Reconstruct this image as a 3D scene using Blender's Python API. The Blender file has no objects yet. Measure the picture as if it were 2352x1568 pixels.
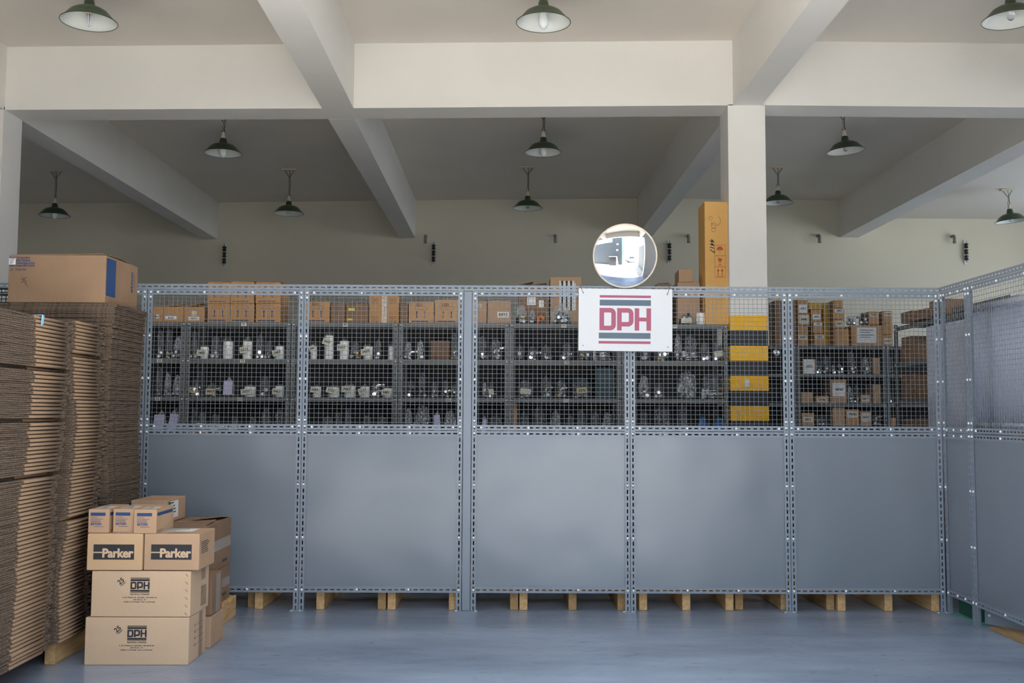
import bpy, bmesh, math, random
from mathutils import Matrix, Vector
random.seed(7)
SC = bpy.context.scene
COL = SC.collection
# ------------------------------------------------------------------ camera
PW, PH, F = 2352, 1568, 2350.0
CAM_Z = 1.22
PITCH = math.atan(166 / F); YAW = 16 / F; ROLL = .0045
RC = Matrix.Rotation(-YAW, 3, 'Z') @ Matrix.Rotation(math.pi / 2 + PITCH, 3, 'X') @ Matrix.Rotation(ROLL, 3, 'Z')
cd = bpy.data.cameras.new('camera'); cam = bpy.data.objects.new('camera', cd); COL.objects.link(cam)
cd.sensor_width = 36; cd.lens = F / PW * 36; cd.clip_start = .05; cd.clip_end = 300
cam.matrix_world = Matrix.Translation((0, 0, CAM_Z)) @ RC.to_4x4()
SC.camera = cam

def at(px, py, Y):
    d = RC @ Vector(((px - PW / 2) / F, -(py - PH / 2) / F, -1)); d *= Y / d.y
    return Vector((d.x, d.y, d.z + CAM_Z))
def fl(px, py, z=0):
    d = RC @ Vector(((px - PW / 2) / F, -(py - PH / 2) / F, -1)); d *= (z - CAM_Z) / d.z
    return Vector((d.x, d.y, z))
# ------------------------------------------------------------------ light
SC.view_settings.view_transform = 'Standard'; SC.view_settings.look = 'None'
SC.view_settings.gamma = 1; SC.view_settings.use_curve_mapping = False
SC.view_settings.exposure = 0.27
wd = bpy.data.worlds.new('sky'); SC.world = wd; wd.use_nodes = True
bg = wd.node_tree.nodes['Background']; bg.inputs[0].default_value = (.72, .85, 1, 1); bg.inputs[1].default_value = 3.6
sd = bpy.data.lights.new('sun', 'SUN'); sd.energy = 31; sd.angle = .01; sd.color = (1, .95, .89)
so = bpy.data.objects.new('sun', sd); COL.objects.link(so)
so.rotation_euler = (math.radians(5), math.radians(14), 0)     # high sun, falls on the yard outside only
def portal(name, loc, rot, sx, sy):
    l = bpy.data.lights.new(name, 'AREA'); l.shape = 'RECTANGLE'; l.size = sx; l.size_y = sy; l.cycles.is_portal = True
    o = bpy.data.objects.new(name, l); COL.objects.link(o); o.location = loc; o.rotation_euler = rot
YFR = 3.0      # open front edge of the hall; the camera stands in the yard
YW = -1.7      # dark wall across the yard, behind the camera
XR = 8.2; XL = -7.4; YB = 14.2
portal('front_opening_portal', (-.865, YFR, 1.86), (math.radians(90), 0, 0), 6.3, 3.7)
portal('side_window_portal', (XR, 11.3, 2.57), (0, math.radians(90), 0), 1.95, 3.4)
portal('side_window_portal_front', (XR, 5.7, 2.75), (0, math.radians(90), 0), 2.3, 3.0)
# ------------------------------------------------------------------ materials
MATS = {}
def mat(name, col, rough=.6, metal=0, noise=0, nscale=8, bump=0, bscale=60, spec=None, alpha=1, trans=0, emis=None, col2=None, coat=0, stretch=(1, 1, 1)):
    if name in MATS: return MATS[name]
    m = bpy.data.materials.new(name); m.use_nodes = True; MATS[name] = m
    nt = m.node_tree; b = nt.nodes['Principled BSDF']
    b.inputs['Base Color'].default_value = (*col, 1); b.inputs['Roughness'].default_value = rough; b.inputs['Metallic'].default_value = metal
    b.inputs['Alpha'].default_value = alpha; b.inputs['Transmission Weight'].default_value = trans
    if spec is not None: b.inputs['Specular IOR Level'].default_value = spec
    b.inputs['Coat Weight'].default_value = coat
    tc = nt.nodes.new('ShaderNodeTexCoord'); mp = nt.nodes.new('ShaderNodeMapping'); mp.inputs['Scale'].default_value = stretch
    nt.links.new(tc.outputs['Object'], mp.inputs['Vector'])
    if noise or col2:
        n = nt.nodes.new('ShaderNodeTexNoise'); n.inputs['Scale'].default_value = nscale; n.inputs['Detail'].default_value = 5
        nt.links.new(mp.outputs[0], n.inputs['Vector'])
        r = nt.nodes.new('ShaderNodeValToRGB'); r.color_ramp.elements[0].position = .3; r.color_ramp.elements[1].position = .7
        c2 = col2 or tuple(min(1, c * (1 + noise)) for c in col)
        c1 = col if col2 else tuple(c * (1 - noise) for c in col)
        r.color_ramp.elements[0].color = (*c1, 1); r.color_ramp.elements[1].color = (*c2, 1)
        nt.links.new(n.outputs['Fac'], r.inputs['Fac']); nt.links.new(r.outputs['Color'], b.inputs['Base Color'])
    if bump:
        n2 = nt.nodes.new('ShaderNodeTexNoise'); n2.inputs['Scale'].default_value = bscale; n2.inputs['Detail'].default_value = 4
        nt.links.new(mp.outputs[0], n2.inputs['Vector'])
        bp = nt.nodes.new('ShaderNodeBump'); bp.inputs['Strength'].default_value = bump; bp.inputs['Distance'].default_value = .01
        nt.links.new(n2.outputs['Fac'], bp.inputs['Height']); nt.links.new(bp.outputs[0], b.inputs['Normal'])
    if emis:
        b.inputs['Emission Color'].default_value = (*emis, 1); b.inputs['Emission Strength'].default_value = 1
    return m
PAINT_W = mat('white_wall_paint', (.80, .775, .735), .75, noise=.025, nscale=1.5, bump=.12, bscale=40)
CEIL = mat('ceiling_paint', (.78, .725, .65), .8, noise=.03, nscale=1.2, bump=.1, bscale=30)
STEEL = mat('blue_grey_painted_steel', (.215, .250, .300), .36, noise=.04, nscale=3, bump=.03, bscale=25)
SHEET = mat('blue_grey_sheet_steel', (.190, .216, .257), .30, .12, noise=.03, nscale=2)
WIRE = mat('galvanised_wire', (.25, .27, .30), .45, .4)
ZINC = mat('zinc_bolt', (.82, .84, .86), .3, .25)
RACK = mat('dark_grey_rack_steel', (.135, .145, .145), .45, noise=.06, nscale=6)
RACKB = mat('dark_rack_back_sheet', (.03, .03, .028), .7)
CARD = mat('kraft_cardboard', (.47, .30, .185), .8, noise=.06, nscale=6, bump=.12, bscale=90, stretch=(1, 1, 1))
CARDL = mat('light_kraft_cardboard', (.60, .42, .275), .8, noise=.05, nscale=5, bump=.1, bscale=90)
CARDO = mat('warm_brown_cardboard', (.50, .27, .11), .8, noise=.07, nscale=5, bump=.1, bscale=80)
CARDD = mat('dull_brown_cardboard', (.25, .15, .09), .85, noise=.1, nscale=5, bump=.1, bscale=80)
FOLD = mat('cardboard_fold', (.275, .178, .108), .8, noise=.09, nscale=12, stretch=(1, .2, 3))
FLUTE = mat('cardboard_cut_edge', (.055, .038, .027), .95, col2=(.205, .142, .096), nscale=120, bump=.5, bscale=160)
TAPE = mat('clear_brown_tape', (.33, .225, .15), .5, noise=.1, nscale=20)
TAPEC = mat('clear_shiny_tape', (.62, .55, .48), .12, alpha=.45)
WHITE = mat('white_paper', (.78, .78, .78), .7)
LILAC = mat('lilac_paper', (.52, .52, .74), .7)
CREAM = mat('cream_paper_tag', (.62, .60, .50), .7)
INKK = mat('black_ink', (.025, .025, .03), .7)
INKB = mat('blue_ink', (.018, .06, .17), .7)
INKR = mat('red_brown_ink', (.55, .10, .03), .7)
INKY = mat('yellow_tape', (.75, .68, .05), .5)
SIGNW = mat('white_sign_board', (.66, .675, .71), .45)
SIGNR = mat('maroon_vinyl', (.36, .065, .13), .4)
SIGNB = mat('slate_vinyl', (.075, .115, .165), .4)
LGREEN = mat('dark_green_enamel', (.035, .060, .028), .35, noise=.15, nscale=9)
ENAMELW = mat('white_enamel', (.78, .80, .76), .25)
BULB = mat('frosted_bulb_glass', (.74, .77, .78), .12)
CLEARB = mat('clear_bulb_glass', (.9, .92, .95), .03, trans=.9)
CERAM = mat('cream_ceramic', (.66, .58, .44), .5)
CHAIN = mat('dark_chain_steel', (.06, .05, .04), .5, .5)
YEL = mat('yellow_paint', (.93, .50, .004), .5, noise=.03)
BLK = mat('black_paint', (.02, .022, .028), .5)
WOOD = mat('pine_wood', (.48, .28, .11), .75, col2=(.66, .43, .21), nscale=9, bump=.2, bscale=50, stretch=(5, .6, 5))
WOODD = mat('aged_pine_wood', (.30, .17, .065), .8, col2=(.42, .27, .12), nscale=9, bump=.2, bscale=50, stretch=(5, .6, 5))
CHROME = mat('bright_metal', (.75, .75, .74), .22, 1)
BRASS = mat('brass_metal', (.6, .42, .18), .35, .8)
DARKM = mat('dark_metal_fitting', (.06, .06, .065), .35, .5)
BLACKP = mat('black_porcelain', (.015, .015, .015), .3)
GREYP = mat('grey_pvc', (.22, .23, .22), .5)
CANW = mat('white_plastic_roll', (.93, .93, .91), .4)
MIRROR = mat('mirror_glass', (.93, .95, .97), .015, 1)
GREENP = mat('green_plastic', (.02, .09, .06), .5)
GREENL = mat('light_green_plastic', (.10, .26, .19), .5)
BLUEF = mat('blue_plastic_film', (.05, .16, .42), .35)
ORANGE = mat('orange_plastic', (.8, .22, .03), .4)
STRAP = mat('light_blue_strap', (.25, .55, .80), .4)

def film_mat(name, tint, fac):
    m = bpy.data.materials.new(name); m.use_nodes = True; nt = m.node_tree; nt.nodes.clear()
    o = nt.nodes.new('ShaderNodeOutputMaterial'); mx = nt.nodes.new('ShaderNodeMixShader')
    t = nt.nodes.new('ShaderNodeBsdfTransparent'); g = nt.nodes.new('ShaderNodeBsdfPrincipled')
    t.inputs[0].default_value = (.97, .975, .98, 1)
    g.inputs['Base Color'].default_value = (*tint, 1); g.inputs['Roughness'].default_value = .16; g.inputs['Specular IOR Level'].default_value = 1
    n = nt.nodes.new('ShaderNodeTexNoise'); n.inputs['Scale'].default_value = 6; n.inputs['Detail'].default_value = 3; n.inputs['Distortion'].default_value = 2.2
    r = nt.nodes.new('ShaderNodeMapRange'); r.inputs[1].default_value = .50; r.inputs[2].default_value = .66; r.inputs[3].default_value = fac * .35; r.inputs[4].default_value = fac * 2.1
    tc = nt.nodes.new('ShaderNodeTexCoord'); nt.links.new(tc.outputs['Object'], n.inputs['Vector'])
    nt.links.new(n.outputs['Fac'], r.inputs[0]); nt.links.new(r.outputs[0], mx.inputs[0])
    bp = nt.nodes.new('ShaderNodeBump'); bp.inputs['Strength'].default_value = .8; bp.inputs['Distance'].default_value = .01
    nt.links.new(n.outputs['Fac'], bp.inputs['Height']); nt.links.new(bp.outputs[0], g.inputs['Normal'])
    nt.links.new(t.outputs[0], mx.inputs[1]); nt.links.new(g.outputs[0], mx.inputs[2]); nt.links.new(mx.outputs[0], o.inputs[0])
    return m
FILM = film_mat('clear_plastic_film', (.62, .65, .68), .21)
FILMB = film_mat('bright_plastic_film', (.80, .84, .88), .40)

def floor_mat():
    m = mat('polished_epoxy_concrete', (.17, .195, .25), .3); nt = m.node_tree; b = nt.nodes['Principled BSDF']
    tc = nt.nodes.new('ShaderNodeTexCoord')
    n = nt.nodes.new('ShaderNodeTexNoise'); n.inputs['Scale'].default_value = .9; n.inputs['Detail'].default_value = 8; n.inputs['Roughness'].default_value = .65
    mp = nt.nodes.new('ShaderNodeMapping'); mp.inputs['Scale'].default_value = (.6, 1.8, 1)
    nt.links.new(tc.outputs['Object'], mp.inputs[0]); nt.links.new(mp.outputs[0], n.inputs['Vector'])
    r = nt.nodes.new('ShaderNodeValToRGB'); r.color_ramp.elements[0].position = .3; r.color_ramp.elements[1].position = .72
    r.color_ramp.elements[0].color = (.165, .205, .285, 1); r.color_ramp.elements[1].color = (.33, .39, .50, 1)
    nt.links.new(n.outputs['Fac'], r.inputs['Fac'])
    # scuffs and specks
    n2 = nt.nodes.new('ShaderNodeTexNoise'); n2.inputs['Scale'].default_value = 6; n2.inputs['Detail'].default_value = 9; n2.inputs['Distortion'].default_value = 2.5
    mp2 = nt.nodes.new('ShaderNodeMapping'); mp2.inputs['Scale'].default_value = (1, 2.6, 1); mp2.inputs['Rotation'].default_value = (0, 0, .35)
    nt.links.new(tc.outputs['Object'], mp2.inputs[0]); nt.links.new(mp2.outputs[0], n2.inputs['Vector'])
    r2 = nt.nodes.new('ShaderNodeValToRGB'); r2.color_ramp.elements[0].position = .30; r2.color_ramp.elements[0].color = (.62, .62, .62, 1)
    r2.color_ramp.elements[1].position = .40; r2.color_ramp.elements[1].color = (1, 1, 1, 1)
    nt.links.new(n2.outputs['Fac'], r2.inputs['Fac'])
    mx = nt.nodes.new('ShaderNodeMix'); mx.data_type = 'RGBA'; mx.blend_type = 'MULTIPLY'; mx.inputs[0].default_value = .55
    nt.links.new(r.outputs[0], mx.inputs[6]); nt.links.new(r2.outputs[0], mx.inputs[7]); nt.links.new(mx.outputs[2], b.inputs['Base Color'])
    rr = nt.nodes.new('ShaderNodeMapRange'); rr.inputs[3].default_value = .20; rr.inputs[4].default_value = .27
    nt.links.new(n.outputs['Fac'], rr.inputs[0]); nt.links.new(rr.outputs[0], b.inputs['Roughness'])
    return m
FLOOR = floor_mat()
def sheet_tweak():
    nt = SHEET.node_tree; b = nt.nodes['Principled BSDF']
    n = nt.nodes.new('ShaderNodeTexNoise'); n.inputs['Scale'].default_value = 2.2; n.inputs['Detail'].default_value = 1
    g = nt.nodes.new('ShaderNodeNewGeometry'); nt.links.new(g.outputs['Position'], n.inputs['Vector'])
    bp = nt.nodes.new('ShaderNodeBump'); bp.inputs['Strength'].default_value = .8; bp.inputs['Distance'].default_value = .02
    nt.links.new(n.outputs['Fac'], bp.inputs['Height']); nt.links.new(bp.outputs[0], b.inputs['Normal'])
sheet_tweak()
# ------------------------------------------------------------------ mesh helpers
class MB:
    def __init__(s): s.bm = bmesh.new(); s.mats = []
    def mi(s, m):
        if m not in s.mats: s.mats.append(m)
        return s.mats.index(m)
    def face(s, vs, m, M=None, smooth=False):
        i = s.mi(m)
        f = s.bm.faces.new([s.bm.verts.new(M @ Vector(v) if M else v) for v in vs]); f.material_index = i; f.smooth = smooth
    def box(s, x0, x1, y0, y1, z0, z1, m, M=None):
        s.hexa([(x0, y0, z0), (x1, y0, z0), (x1, y1, z0), (x0, y1, z0), (x0, y0, z1), (x1, y0, z1), (x1, y1, z1), (x0, y1, z1)], m, M)
    def hexa(s, c, m, M=None):
        i = s.mi(m); v = [s.bm.verts.new(M @ Vector(p) if M else p) for p in c]
        for q in ((3, 2, 1, 0), (4, 5, 6, 7), (0, 1, 5, 4), (1, 2, 6, 5), (2, 3, 7, 6), (3, 0, 4, 7)):
            f = s.bm.faces.new([v[k] for k in q]); f.material_index = i
    def prism(s, poly, y0, y1, m, M=None):                # polygon in local x,z extruded along y
        i = s.mi(m); n = len(poly)
        a = [s.bm.verts.new(M @ Vector((x, y0, z)) if M else (x, y0, z)) for x, z in poly]
        b = [s.bm.verts.new(M @ Vector((x, y1, z)) if M else (x, y1, z)) for x, z in poly]
        fs = [s.bm.faces.new(a), s.bm.faces.new(b[::-1])] + [s.bm.faces.new((a[k], b[k], b[(k + 1) % n], a[(k + 1) % n])) for k in range(n)]
        for f in fs: f.material_index = i
    def tube(s, pts, r, m, n=8, closed=False, M=None):
        i = s.mi(m); pts = [Vector(p) for p in pts]; N = len(pts); rings = []
        up = None
        for k, p in enumerate(pts):
            if closed: t = (pts[(k + 1) % N] - pts[k - 1])
            else: t = pts[min(k + 1, N - 1)] - pts[max(k - 1, 0)]
            t.normalize()
            if up is None: up = t.orthogonal().normalized()
            up = (up - t * up.dot(t)); up = up.normalized() if up.length > 1e-6 else t.orthogonal().normalized()
            w = t.cross(up); rr = r[k] if isinstance(r, (list, tuple)) else r
            rings.append([s.bm.verts.new((M @ q) if M else q) for q in (p + (up * math.cos(a) + w * math.sin(a)) * rr for a in (2 * math.pi * j / n for j in range(n)))])
        for k in range(N if closed else N - 1):
            A, B = rings[k], rings[(k + 1) % N]
            for j in range(n):
                f = s.bm.faces.new((A[j], A[(j + 1) % n], B[(j + 1) % n], B[j])); f.material_index = i; f.smooth = True
        if not closed:
            for R_ in (rings[0][::-1], rings[-1]):
                f = s.bm.faces.new(R_); f.material_index = i
    def lathe(s, prof, m, n=32, M=None, cap=False):
        i = s.mi(m); rings = []
        for r, z in prof:
            if r < 1e-6: rings.append([s.bm.verts.new(M @ Vector((0, 0, z)) if M else (0, 0, z))])
            else: rings.append([s.bm.verts.new(M @ Vector(q) if M else q) for q in ((r * math.cos(2 * math.pi * j / n), r * math.sin(2 * math.pi * j / n), z) for j in range(n))])
        for A, B in zip(rings, rings[1:]):
            for j in range(n):
                k = (j + 1) % n
                if len(A) == 1 and len(B) == 1: continue
                if len(A) == 1: vs = (A[0], B[j], B[k])
                elif len(B) == 1: vs = (A[j], B[0], A[k])
                else: vs = (A[j], B[j], B[k], A[k])
                f = s.bm.faces.new(vs); f.material_index = i; f.smooth = True
        if cap:
            for R_ in (rings[0], rings[-1]):
                if len(R_) > 2: f = s.bm.faces.new(R_); f.material_index = i
    def add(s, me, m, M):
        i = s.mi(m); vs = [s.bm.verts.new(M @ v.co) for v in me.vertices]
        for p in me.polygons:
            try: f = s.bm.faces.new([vs[k] for k in p.vertices]); f.material_index = i
            except ValueError: pass
    def mesh(s, name, fix=True, bevel=0):
        if fix: bmesh.ops.recalc_face_normals(s.bm, faces=s.bm.faces)
        if bevel: bmesh.ops.bevel(s.bm, geom=s.bm.edges[:], offset=bevel, segments=2, affect='EDGES', profile=.6)
        me = bpy.data.meshes.new(name); s.bm.to_mesh(me); s.bm.free()
        for m in s.mats: me.materials.append(m)
        return me
    def build(s, name, parent=None, loc=(0, 0, 0), rot=(0, 0, 0), fix=True, bevel=0):
        return link(name, s.mesh(name, fix, bevel), parent, loc, rot)
def link(name, me, parent=None, loc=(0, 0, 0), rot=(0, 0, 0), scale=None):
    o = bpy.data.objects.new(name, me); COL.objects.link(o); o.parent = parent; o.location = loc; o.rotation_euler = rot
    if scale: o.scale = scale
    return o
def tag(o, label, cat, group=None, kind=None):
    if label: o['label'] = label
    if cat: o['category'] = cat
    if group: o['group'] = group
    if kind: o['kind'] = kind
    return o
def thing(name, label, cat, loc=(0, 0, 0), rz=0, group=None):
    o = bpy.data.objects.new(name, None); COL.objects.link(o); o.location = loc; o.rotation_euler = (0, 0, rz); o.empty_display_size = .05
    return tag(o, label, cat, group)
def struct(mb, name, label=None, **k):
    o = mb.build(name, **k); o['kind'] = 'structure'
    if label: o['label'] = label
    return o
TXT = {}
def text(s, size, off=0, shear=0, align='CENTER', space=1):
    key = (s, size, off, shear, align, space)
    if key in TXT: return TXT[key]
    c = bpy.data.curves.new('t', 'FONT'); c.body = s; c.size = size; c.offset = off; c.shear = shear; c.align_x = align; c.align_y = 'CENTER'; c.space_character = space
    c.resolution_u = 3
    o = bpy.data.objects.new('t', c); COL.objects.link(o)
    dg = bpy.context.evaluated_depsgraph_get(); dg.update()
    me = bpy.data.meshes.new_from_object(o.evaluated_get(dg)); bpy.data.objects.remove(o); bpy.data.curves.remove(c)
    TXT[key] = me
    return me
def stroke_polys(pts, w, closed=False):                    # mitred band along a path, as quads
    q = [Vector(pts[0])]
    for p in pts[1:]:
        if (Vector(p) - q[-1]).length > 1e-6: q.append(Vector(p))
    if closed and (q[0] - q[-1]).length < 1e-6: q.pop()
    pts = q; n = len(pts); L = []; R = []
    for k in range(n):
        p = Vector(pts[k])
        a = Vector(pts[(k - 1) % n]) if (closed or k) else None; b = Vector(pts[(k + 1) % n]) if (closed or k < n - 1) else None
        d1 = (p - a).normalized() if a is not None else (b - p).normalized(); d2 = (b - p).normalized() if b is not None else d1
        t = (d1 + d2).normalized(); nn = Vector((-t.y, t.x)); sc = 1 / max(.5, nn.dot(Vector((-d1.y, d1.x))))
        L.append(p + nn * w / 2 * sc); R.append(p - nn * w / 2 * sc)
    return [(L[k], R[k], R[(k + 1) % n], L[(k + 1) % n]) for k in range(n if closed else n - 1)]
def arc(cx, cy, r, a0, a1, n=5): return [(cx + r * math.cos(math.radians(a0 + (a1 - a0) * k / n)), cy + r * math.sin(math.radians(a0 + (a1 - a0) * k / n))) for k in range(n + 1)]
def dph(mb, w, h, m, M):                                   # the blocky DPH letters, centred, total width w
    lw = w * .318; g = (w - 3 * lw) / 2; t = lw * .28; x = -w / 2; r = lw * .2
    D = [(x + t / 2, t / 2)] + [(x + lw - t / 2 - r, t / 2)] + arc(x + lw - t / 2 - r, t / 2 + r, r, -90, 0) + arc(x + lw - t / 2 - r, h - t / 2 - r, r, 0, 90) + [(x + t / 2, h - t / 2)]
    x2 = x + lw + g; b = h * .38
    P = [(x2 + t / 2, 0), (x2 + t / 2, h - t / 2), (x2 + lw - t / 2 - r, h - t / 2)] + arc(x2 + lw - t / 2 - r, h - t / 2 - r, r, 90, 0) + arc(x2 + lw - t / 2 - r, b - t * .5 + r + .0, r, 0, -90) + [(x2 + t, b - t * .5)]
    x3 = x2 + lw + g
    polys = stroke_polys(D, t, True) + stroke_polys(P, t)
    for q in ([(x3 + t / 2, 0), (x3 + t / 2, h)], [(x3 + lw - t / 2, 0), (x3 + lw - t / 2, h)], [(x3 + t, h * .5), (x3 + lw - t, h * .5)]): polys += stroke_polys(q, t if q[0][1] == 0 else t * .85)
    for q in polys: mb.face([(p[0], p[1], 0) for p in q], m, M)
def bold(b, me, m, M, d):
    for k, (dx, dy) in enumerate(((0, 0), (d, 0), (-d, 0), (0, d), (0, -d), (d * .6, d * .6), (-d * .6, -d * .6))): b.add(me, m, M @ T((dx, dy, k * .00006)))
def rect(mb, x0, x1, y0, y1, m, M): mb.face([(x0, y0, 0), (x1, y0, 0), (x1, y1, 0), (x0, y1, 0)], m, M)
def facem(face, w, d, h, eps=.0009):
    X, Y, Z, O = {'front': ((1, 0, 0), (0, 0, 1), (0, -1, 0), (0, -eps, 0)), 'right': ((0, 1, 0), (0, 0, 1), (1, 0, 0), (w / 2 + eps, 0, 0)),
                  'left': ((0, -1, 0), (0, 0, 1), (-1, 0, 0), (-w / 2 - eps, d, 0)), 'top': ((1, 0, 0), (0, 1, 0), (0, 0, 1), (0, 0, h + eps))}[face]
    return Matrix(((X[0], Y[0], Z[0], O[0]), (X[1], Y[1], Z[1], O[1]), (X[2], Y[2], Z[2], O[2]), (0, 0, 0, 1)))
T = Matrix.Translation
def TR(x, y, a=0, z=0): return T((x, y, z)) @ Matrix.Rotation(math.radians(a), 4, 'Z')
# ------------------------------------------------------------------ the building
mb = MB(); mb.box(-9, 9.5, YFR, 15, -.2, 0, FLOOR); struct(mb, 'floor', 'polished blue grey concrete floor')
def zc(x):
    P = [(-9, 4.10), (-4.03, 4.155), (-1.23, 4.202), (1.83, 4.25), (4.7, 4.238), (9.5, 4.20)]
    for (a, za), (b, zb) in zip(P, P[1:]):
        if a <= x <= b: return za + (zb - za) * (x - a) / (b - a)
def zb_(x):
    P = [(-9, 3.60), (-4.03, 3.637), (-1.35, 3.668), (1.83, 3.714), (2.07, 3.716), (9.5, 3.70)]
    for (a, za), (b, zb) in zip(P, P[1:]):
        if a <= x <= b: return za + (zb - za) * (x - a) / (b - a)
mb = MB(); xs = [-9, -4.03, -1.23, 1.83, 4.7, 9.5]
for a, b in zip(xs, xs[1:]):
    mb.hexa([(a, YFR - .3, zc(a)), (b, YFR - .3, zc(b)), (b, 15, zc(b)), (a, 15, zc(a)), (a, YFR - .3, 4.5), (b, YFR - .3, 4.5), (b, 15, 4.5), (a, 15, 4.5)], CEIL)
struct(mb, 'ceiling', 'flat plastered ceiling between beams')
mb = MB(); mb.box(4.96, 9.0, 8.4, 14.2, 3.985, 4.19, CEIL); struct(mb, 'ceiling_lower_bay', 'lower ceiling slab of the right rear bay')
# main cross beam
mb = MB(); bx = [-9, -4.03, -1.35, 1.83, 2.07, 9.4]
for a, b in zip(bx, bx[1:]):
    mb.hexa([(a, 8.1, zb_(a)), (b, 8.1, zb_(b)), (b, 8.4, zb_(b)), (a, 8.4, zb_(a)), (a, 8.1, 4.3), (b, 8.1, 4.3), (b, 8.4, 4.3), (a, 8.4, 4.3)], PAINT_W)
struct(mb, 'trim_1', 'main white concrete beam crossing the hall above the partition')
def lbeam(n, x0, x1, y0, y1, label, xw=0):
    mb = MB(); zz = lambda x: zb_(x) - .001
    mb.hexa([(x0, y0, zz(x0)), (x1, y0, zz(x1)), (x1 + xw, y1, zz(x1)), (x0 + xw, y1, zz(x0)), (x0, y0, 4.3), (x1, y0, 4.3), (x1 + xw, y1, 4.3), (x0 + xw, y1, 4.3)], PAINT_W)
    struct(mb, 'trim_%d' % n, label)
lbeam(2, -4.28, -4.03, YFR, 8.1, 'front beam running above the left column')
lbeam(3, -4.24, -4.03, 8.4, 14.2, 'rear beam on the left running back from the column')
lbeam(4, -1.483, -1.23, YFR, 8.1, 'front beam left of the middle lamps')
lbeam(5, -1.485, -1.265, 8.4, 14.2, 'rear beam left of the middle lamps')
lbeam(6, 1.832, 2.063, YFR, 8.1, 'front beam above the white column')
lbeam(7, 1.845, 2.06, 8.4, 14.2, 'rear beam behind the white column')
lbeam(8, 4.7, 4.95, YFR, 8.1, 'front beam at far right')
lbeam(9, 4.69, 4.95, 8.4, 14.2, 'rear beam at right')
# columns
mb = MB(); X0, X1 = 1.79, 2.091
zs = [(0, BLK)]
bands = [2.01, 1.892, 1.767, 1.649, 1.528, 1.411, 1.29, 1.174]
zz = [0] ; z = 1.174
lo = []
while z > .1: z -= .119; lo.append(z)
edges = sorted([0] + [v for v in lo if v > 0] + bands + [3.72])
for k, (a, b) in enumerate(zip(edges, edges[1:])):
    top = len(edges) - 2 - k
    m = PAINT_W if top == 0 else (YEL if top % 2 == 1 else BLK)
    mb.hexa([(X0, 8.1, a), (X1, 8.1, a), (X1, 8.4, a), (X0, 8.4, a), (X0, 8.1, b), (X1, 8.1, b), (X1, 8.4, b), (X0, 8.4, b)], m)
struct(mb, 'column', 'white square column with yellow and black hazard bands')
mb = MB(); mb.box(-4.36, -4.03, 8.085, 8.4, 0, 3.66, PAINT_W); struct(mb, 'column', 'plain white square column at the left edge')
mb = MB(); mb.box(4.7, 5.0, 8.085, 8.4, 0, 3.72, PAINT_W); struct(mb, 'column', 'white column outside right')
mb = MB(); mb.box(XL - .2, 9.2, YB, YB + .2, 0, 4.4, mat('light_tinted_cream_wall', (.72, .68, .56), .8, noise=.03, nscale=1.2, bump=.1, bscale=30)); struct(mb, 'wall_back', 'plain off-white rear wall')  # cream colour also carries the greenish cast of the side-window light
mb = MB(); mb.box(XL - .2, XL, YFR, YB, 0, 4.4, PAINT_W); struct(mb, 'wall_left')
mb = MB()
mb.box(XR, XR + .2, 9, 9.6, 1.2, 3.8, PAINT_W); mb.box(XR, XR + .2, 13.0, 13.4, 1.2, 3.8, PAINT_W); mb.box(XR, XR + .2, 9.6, 13.0, 1.2, 1.6, PAINT_W); mb.box(XR, XR + .2, 9.6, 13.0, 3.55, 3.8, PAINT_W); mb.box(XR, XR + .2, YFR, 4.2, 0, 4.4, PAINT_W); mb.box(XR, XR + .2, 7.2, 9, 0, 4.4, PAINT_W); mb.box(XR, XR + .2, 4.2, 7.2, 0, 1.6, PAINT_W); mb.box(XR, XR + .2, 4.2, 7.2, 3.9, 4.4, PAINT_W); mb.box(XR, XR + .2, 13.4, YB, 0, 4.4, PAINT_W)
mb.box(XR, XR + .2, 9, 13.4, 0, 1.2, PAINT_W); mb.box(XR, XR + .2, 9, 13.4, 3.8, 4.4, PAINT_W)
struct(mb, 'wall_right')
DGREY = mat('dark_grey_wall_paint', (.07, .08, .09), .6, noise=.05)
mb = MB(); mb.box(XL, -4.03, YFR - .2, YFR, 0, 4.4, PAINT_W); mb.box(2.3, 8.4, YFR - .2, YFR, 0, 4.4, PAINT_W); mb.box(-4.03, 2.3, YFR - .2, YFR, 3.7, 4.4, PAINT_W)  # right part reaches inward so the right-hand panels get less light
struct(mb, 'wall_front', 'front wall around the hall opening, right part widened to cut light')
mb = MB(); mb.box(-9, -2.3, YW - .2, YW, 0, 4.6, DGREY); mb.box(-2.3, -.3, YW - .2, YW, 0, 7.2, DGREY)
struct(mb, 'wall_yard_dark', 'tall dark grey wall across the yard')
mb = MB()
for k in range(9): mb.box(-6.4 + k * .5, -6.36 + k * .5, YW - .1, YW - .06, 4.6, 6.6, BLK)
for k in range(3): mb.box(-6.4, -2.3, YW - .1, YW - .06, 5.2 + k * .65, 5.24 + k * .65, BLK)
struct(mb, 'window_1', 'thin black railing on top of the dark yard wall')
mb = MB(); mb.box(-.3, -.2, YW - .2, YW + .03, 0, 7.2, SIGNW); mb.box(-.2, -.06, YW - .25, YW + .02, 0, 7.2, mat('green_door_frame', (.08, .30, .20), .5))
struct(mb, 'trim_10', 'white and green upright edge of the dark yard wall')
mb = MB()
for k in range(5): mb.box(XR + .05, XR + .1, 9 + k * 1.08, 9.05 + k * 1.08, 1.2, 3.8, BLK)
struct(mb, 'window_2', 'side window with thin bars')
mb = MB(); mb.box(2.7, 2.95, YW + .6, YFR - .25, 0, 3.3, mat('grey_light_block', (.20, .20, .20), .85, noise=.05)); struct(mb, 'yard_light_block', 'grey wall added beside the yard to darken the right-hand panels')  # added wall: blocks yard light and dulls reflections on the right
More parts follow.
